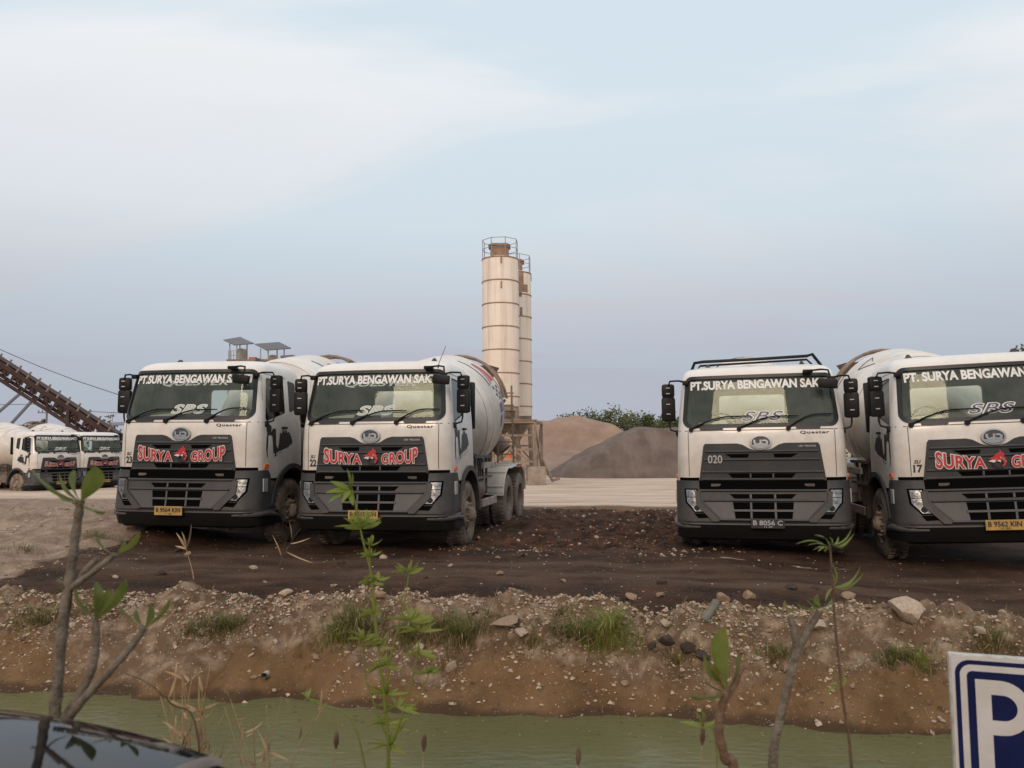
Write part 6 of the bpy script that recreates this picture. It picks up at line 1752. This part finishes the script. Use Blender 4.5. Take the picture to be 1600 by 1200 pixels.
# stations: (s from nose backwards, half width, z top centre, z shoulder, z bottom)
CS = [(0.0, .70, .80, .78, .40), (.035, .755, .915, .895, .32), (.10, .80, .968, .942, .27), (.28, .83, 1.0, .962, .25), (.5, .845, 1.02, .98, .24), (.8, .86, 1.04, .995, .24), (1.15, .87, 1.06, 1.01, .24),
      (1.4, .87, 1.07, 1.02, .24), (2.2, .875, 1.07, 1.03, .24), (3.2, .875, 1.07, 1.03, .24), (3.9, .85, 1.05, 1.02, .26), (4.2, .80, 1.0, .95, .32), (4.32, .72, .8, .75, .4)]
def car_prof(S, x):
    pass
def sect(c, n=12):
    s, w, zc, zs, zb = c; P_ = []
    for k in range(6): t = k / 5; P_.append((w * (1 - .05*(1-t)), zb + (zs - .10 - zb) * t))
    for k in range(1, 7): a = R(15 * k); P_.append((w - .10 + .10 * cos(a), zs - .10 + .10 * sin(a)))
    for k in range(1, n + 1):
        t = k / n; x = (w - .10) * (1 - t); P_.append((x, zs + (zc - zs) * (1 - (x / (w - .10)) ** 2) ** .8))
    full = P_ + [(-x, z) for x, z in P_[-2::-1]]
    return [(x, -s - .12 * (abs(x) / .86) ** 3 * math.exp(-s / .4), z) for x, z in full]
b = MB(); rows = [sect(c) for c in CS]; n_ = len(rows[0])
for r_ in rows: b.v += r_
for i in range(len(rows) - 1):
    for k in range(n_ - 1): b.f.append((i*n_+k, i*n_+k+1, (i+1)*n_+k+1, (i+1)*n_+k)); b.m.append(0)
    b.f.append((i*n_, (i+1)*n_, (i+1)*n_+n_-1, i*n_+n_-1)); b.m.append(0)
b.f.append(tuple(range(n_))); b.f.append(tuple((len(rows)-1)*n_ + k for k in range(n_))); b.m += [0, 0]
body = b.build('car_body', M['paint'], car, 40)
hz = hermite([(c[0], c[2]) for c in CS]); hs = hermite([(c[0], c[3]) for c in CS]); hw = hermite([(c[0], c[1]) for c in CS])
def skin(x, s, d=0.0):
    w = hw(s) - .10; t = min(abs(x) / w, 1)
    return Vector((x, -s - .12 * (abs(x) / .86) ** 3 * math.exp(-s / .4), hs(s) + (hz(s) - hs(s)) * (1 - t*t) ** .8 + d))
# bonnet: a panel of its own standing proud, with a brown seam along its edge
b = MB(); S_ = [.09, .13, .18, .25, .34, .45, .6, .75, .9, 1.05, 1.15]; nx = 21
for s in S_:
    for i in range(nx):
        hwid = .50 + .10 * min(1, s / .9); x = -hwid + 2*hwid*i/(nx-1); b.v.append(tuple(skin(x, s, .012 + .012 * (1 - (2*i/(nx-1) - 1)**2))))
for j in range(len(S_) - 1):
    for i in range(nx - 1): b.f.append((j*nx+i, j*nx+i+1, (j+1)*nx+i+1, (j+1)*nx+i)); b.m.append(0)
bon = b.build('bonnet', M['paint'], car, 60)
for sx in (-1, 1):
    b = MB()
    for s in S_:
        c = .515 + .10 * min(1, s / .9); b.v += [tuple(skin(sx * (c + q), s, dz)) for q, dz in ((-.022, .004), (-.012, .013), (.012, .013), (.022, .004))]
    for j in range(len(S_) - 1):
        for k in range(3): b.f.append((j*4+k, j*4+k+1, j*4+5+k, j*4+4+k)); b.m.append(0)
    b.build('brown_strip', M['trim'], car, 60)
    pts = [skin(sx * x, s, .004) for x, s in ((.50, .16), (.60, .13), (.655, .18), (.675, .34), (.60, .42), (.53, .34))]
    h = MB(); c = sum(pts, Vector()) / 6 + Vector((0, 0, .02)); h.add(pts + [c], [(i, (i+1) % 6, 6) for i in range(6)]); h.build('headlight', M['lens'] if False else M['carglass'], car, 60)
    for s in (.78, 3.45):
        w_ = MB(); w_.lathe([(-.10, .19), (-.11, .30), (-.07, .33), (.07, .33), (.11, .30), (.10, .19), (-.10, .19)], Matrix.Translation((sx * .78, -s, .33)), 32)
        wo = w_.build('wheel', M['rubber'], car, 40)
        w_ = MB(); w_.lathe([(.09, .20), (.06, .18), (.03, .15), (.07, .05), (.08, 0)] if sx > 0 else [(-.09, .20), (-.06, .18), (-.03, .15), (-.07, .05), (-.08, 0)], Matrix.Translation((sx * .80, -s, .33)), 24); w_.build('rim', M['chrome'], wo, 30)
b = MB(); pts = [skin(-.50 + i * .05, .075, .002) for i in range(21)]; b.tube(pts, .007, 8); b.build('brown_strip', M['trim'], car, 60)  # brown rim: the far bank's reflection painted along the nose edge
gh = [(1.18, .72, 1.05), (1.75, .66, 1.46), (2.15, .62, 1.58), (3.0, .62, 1.60), (3.7, .62, 1.52), (4.1, .68, 1.06)]
b = MB()
for s, w, z in gh:
    b.v += [(-w - .10*(1.6 - z), -s, 1.03), (-w, -s, z - .05), (-w + .10, -s, z), (w - .10, -s, z), (w, -s, z - .05), (w + .10*(1.6 - z), -s, 1.03)]
for i in range(len(gh) - 1):
    for k in range(5): b.f.append((i*6+k, i*6+k+1, (i+1)*6+k+1, (i+1)*6+k)); b.m.append(0 if (k in (2,) and 1 < i < 4) or k in (1, 3) else 1)
gh_o = b.build('cabin', [M['paint'], M['carglass']], car, 25)
for sx in (-1, 1):
    b = MB(); b.box((sx * .93, -1.55, 1.08), (.17, .10, .13), bev=.03); b.build('wing_mirror', M['paint'], car, 40)
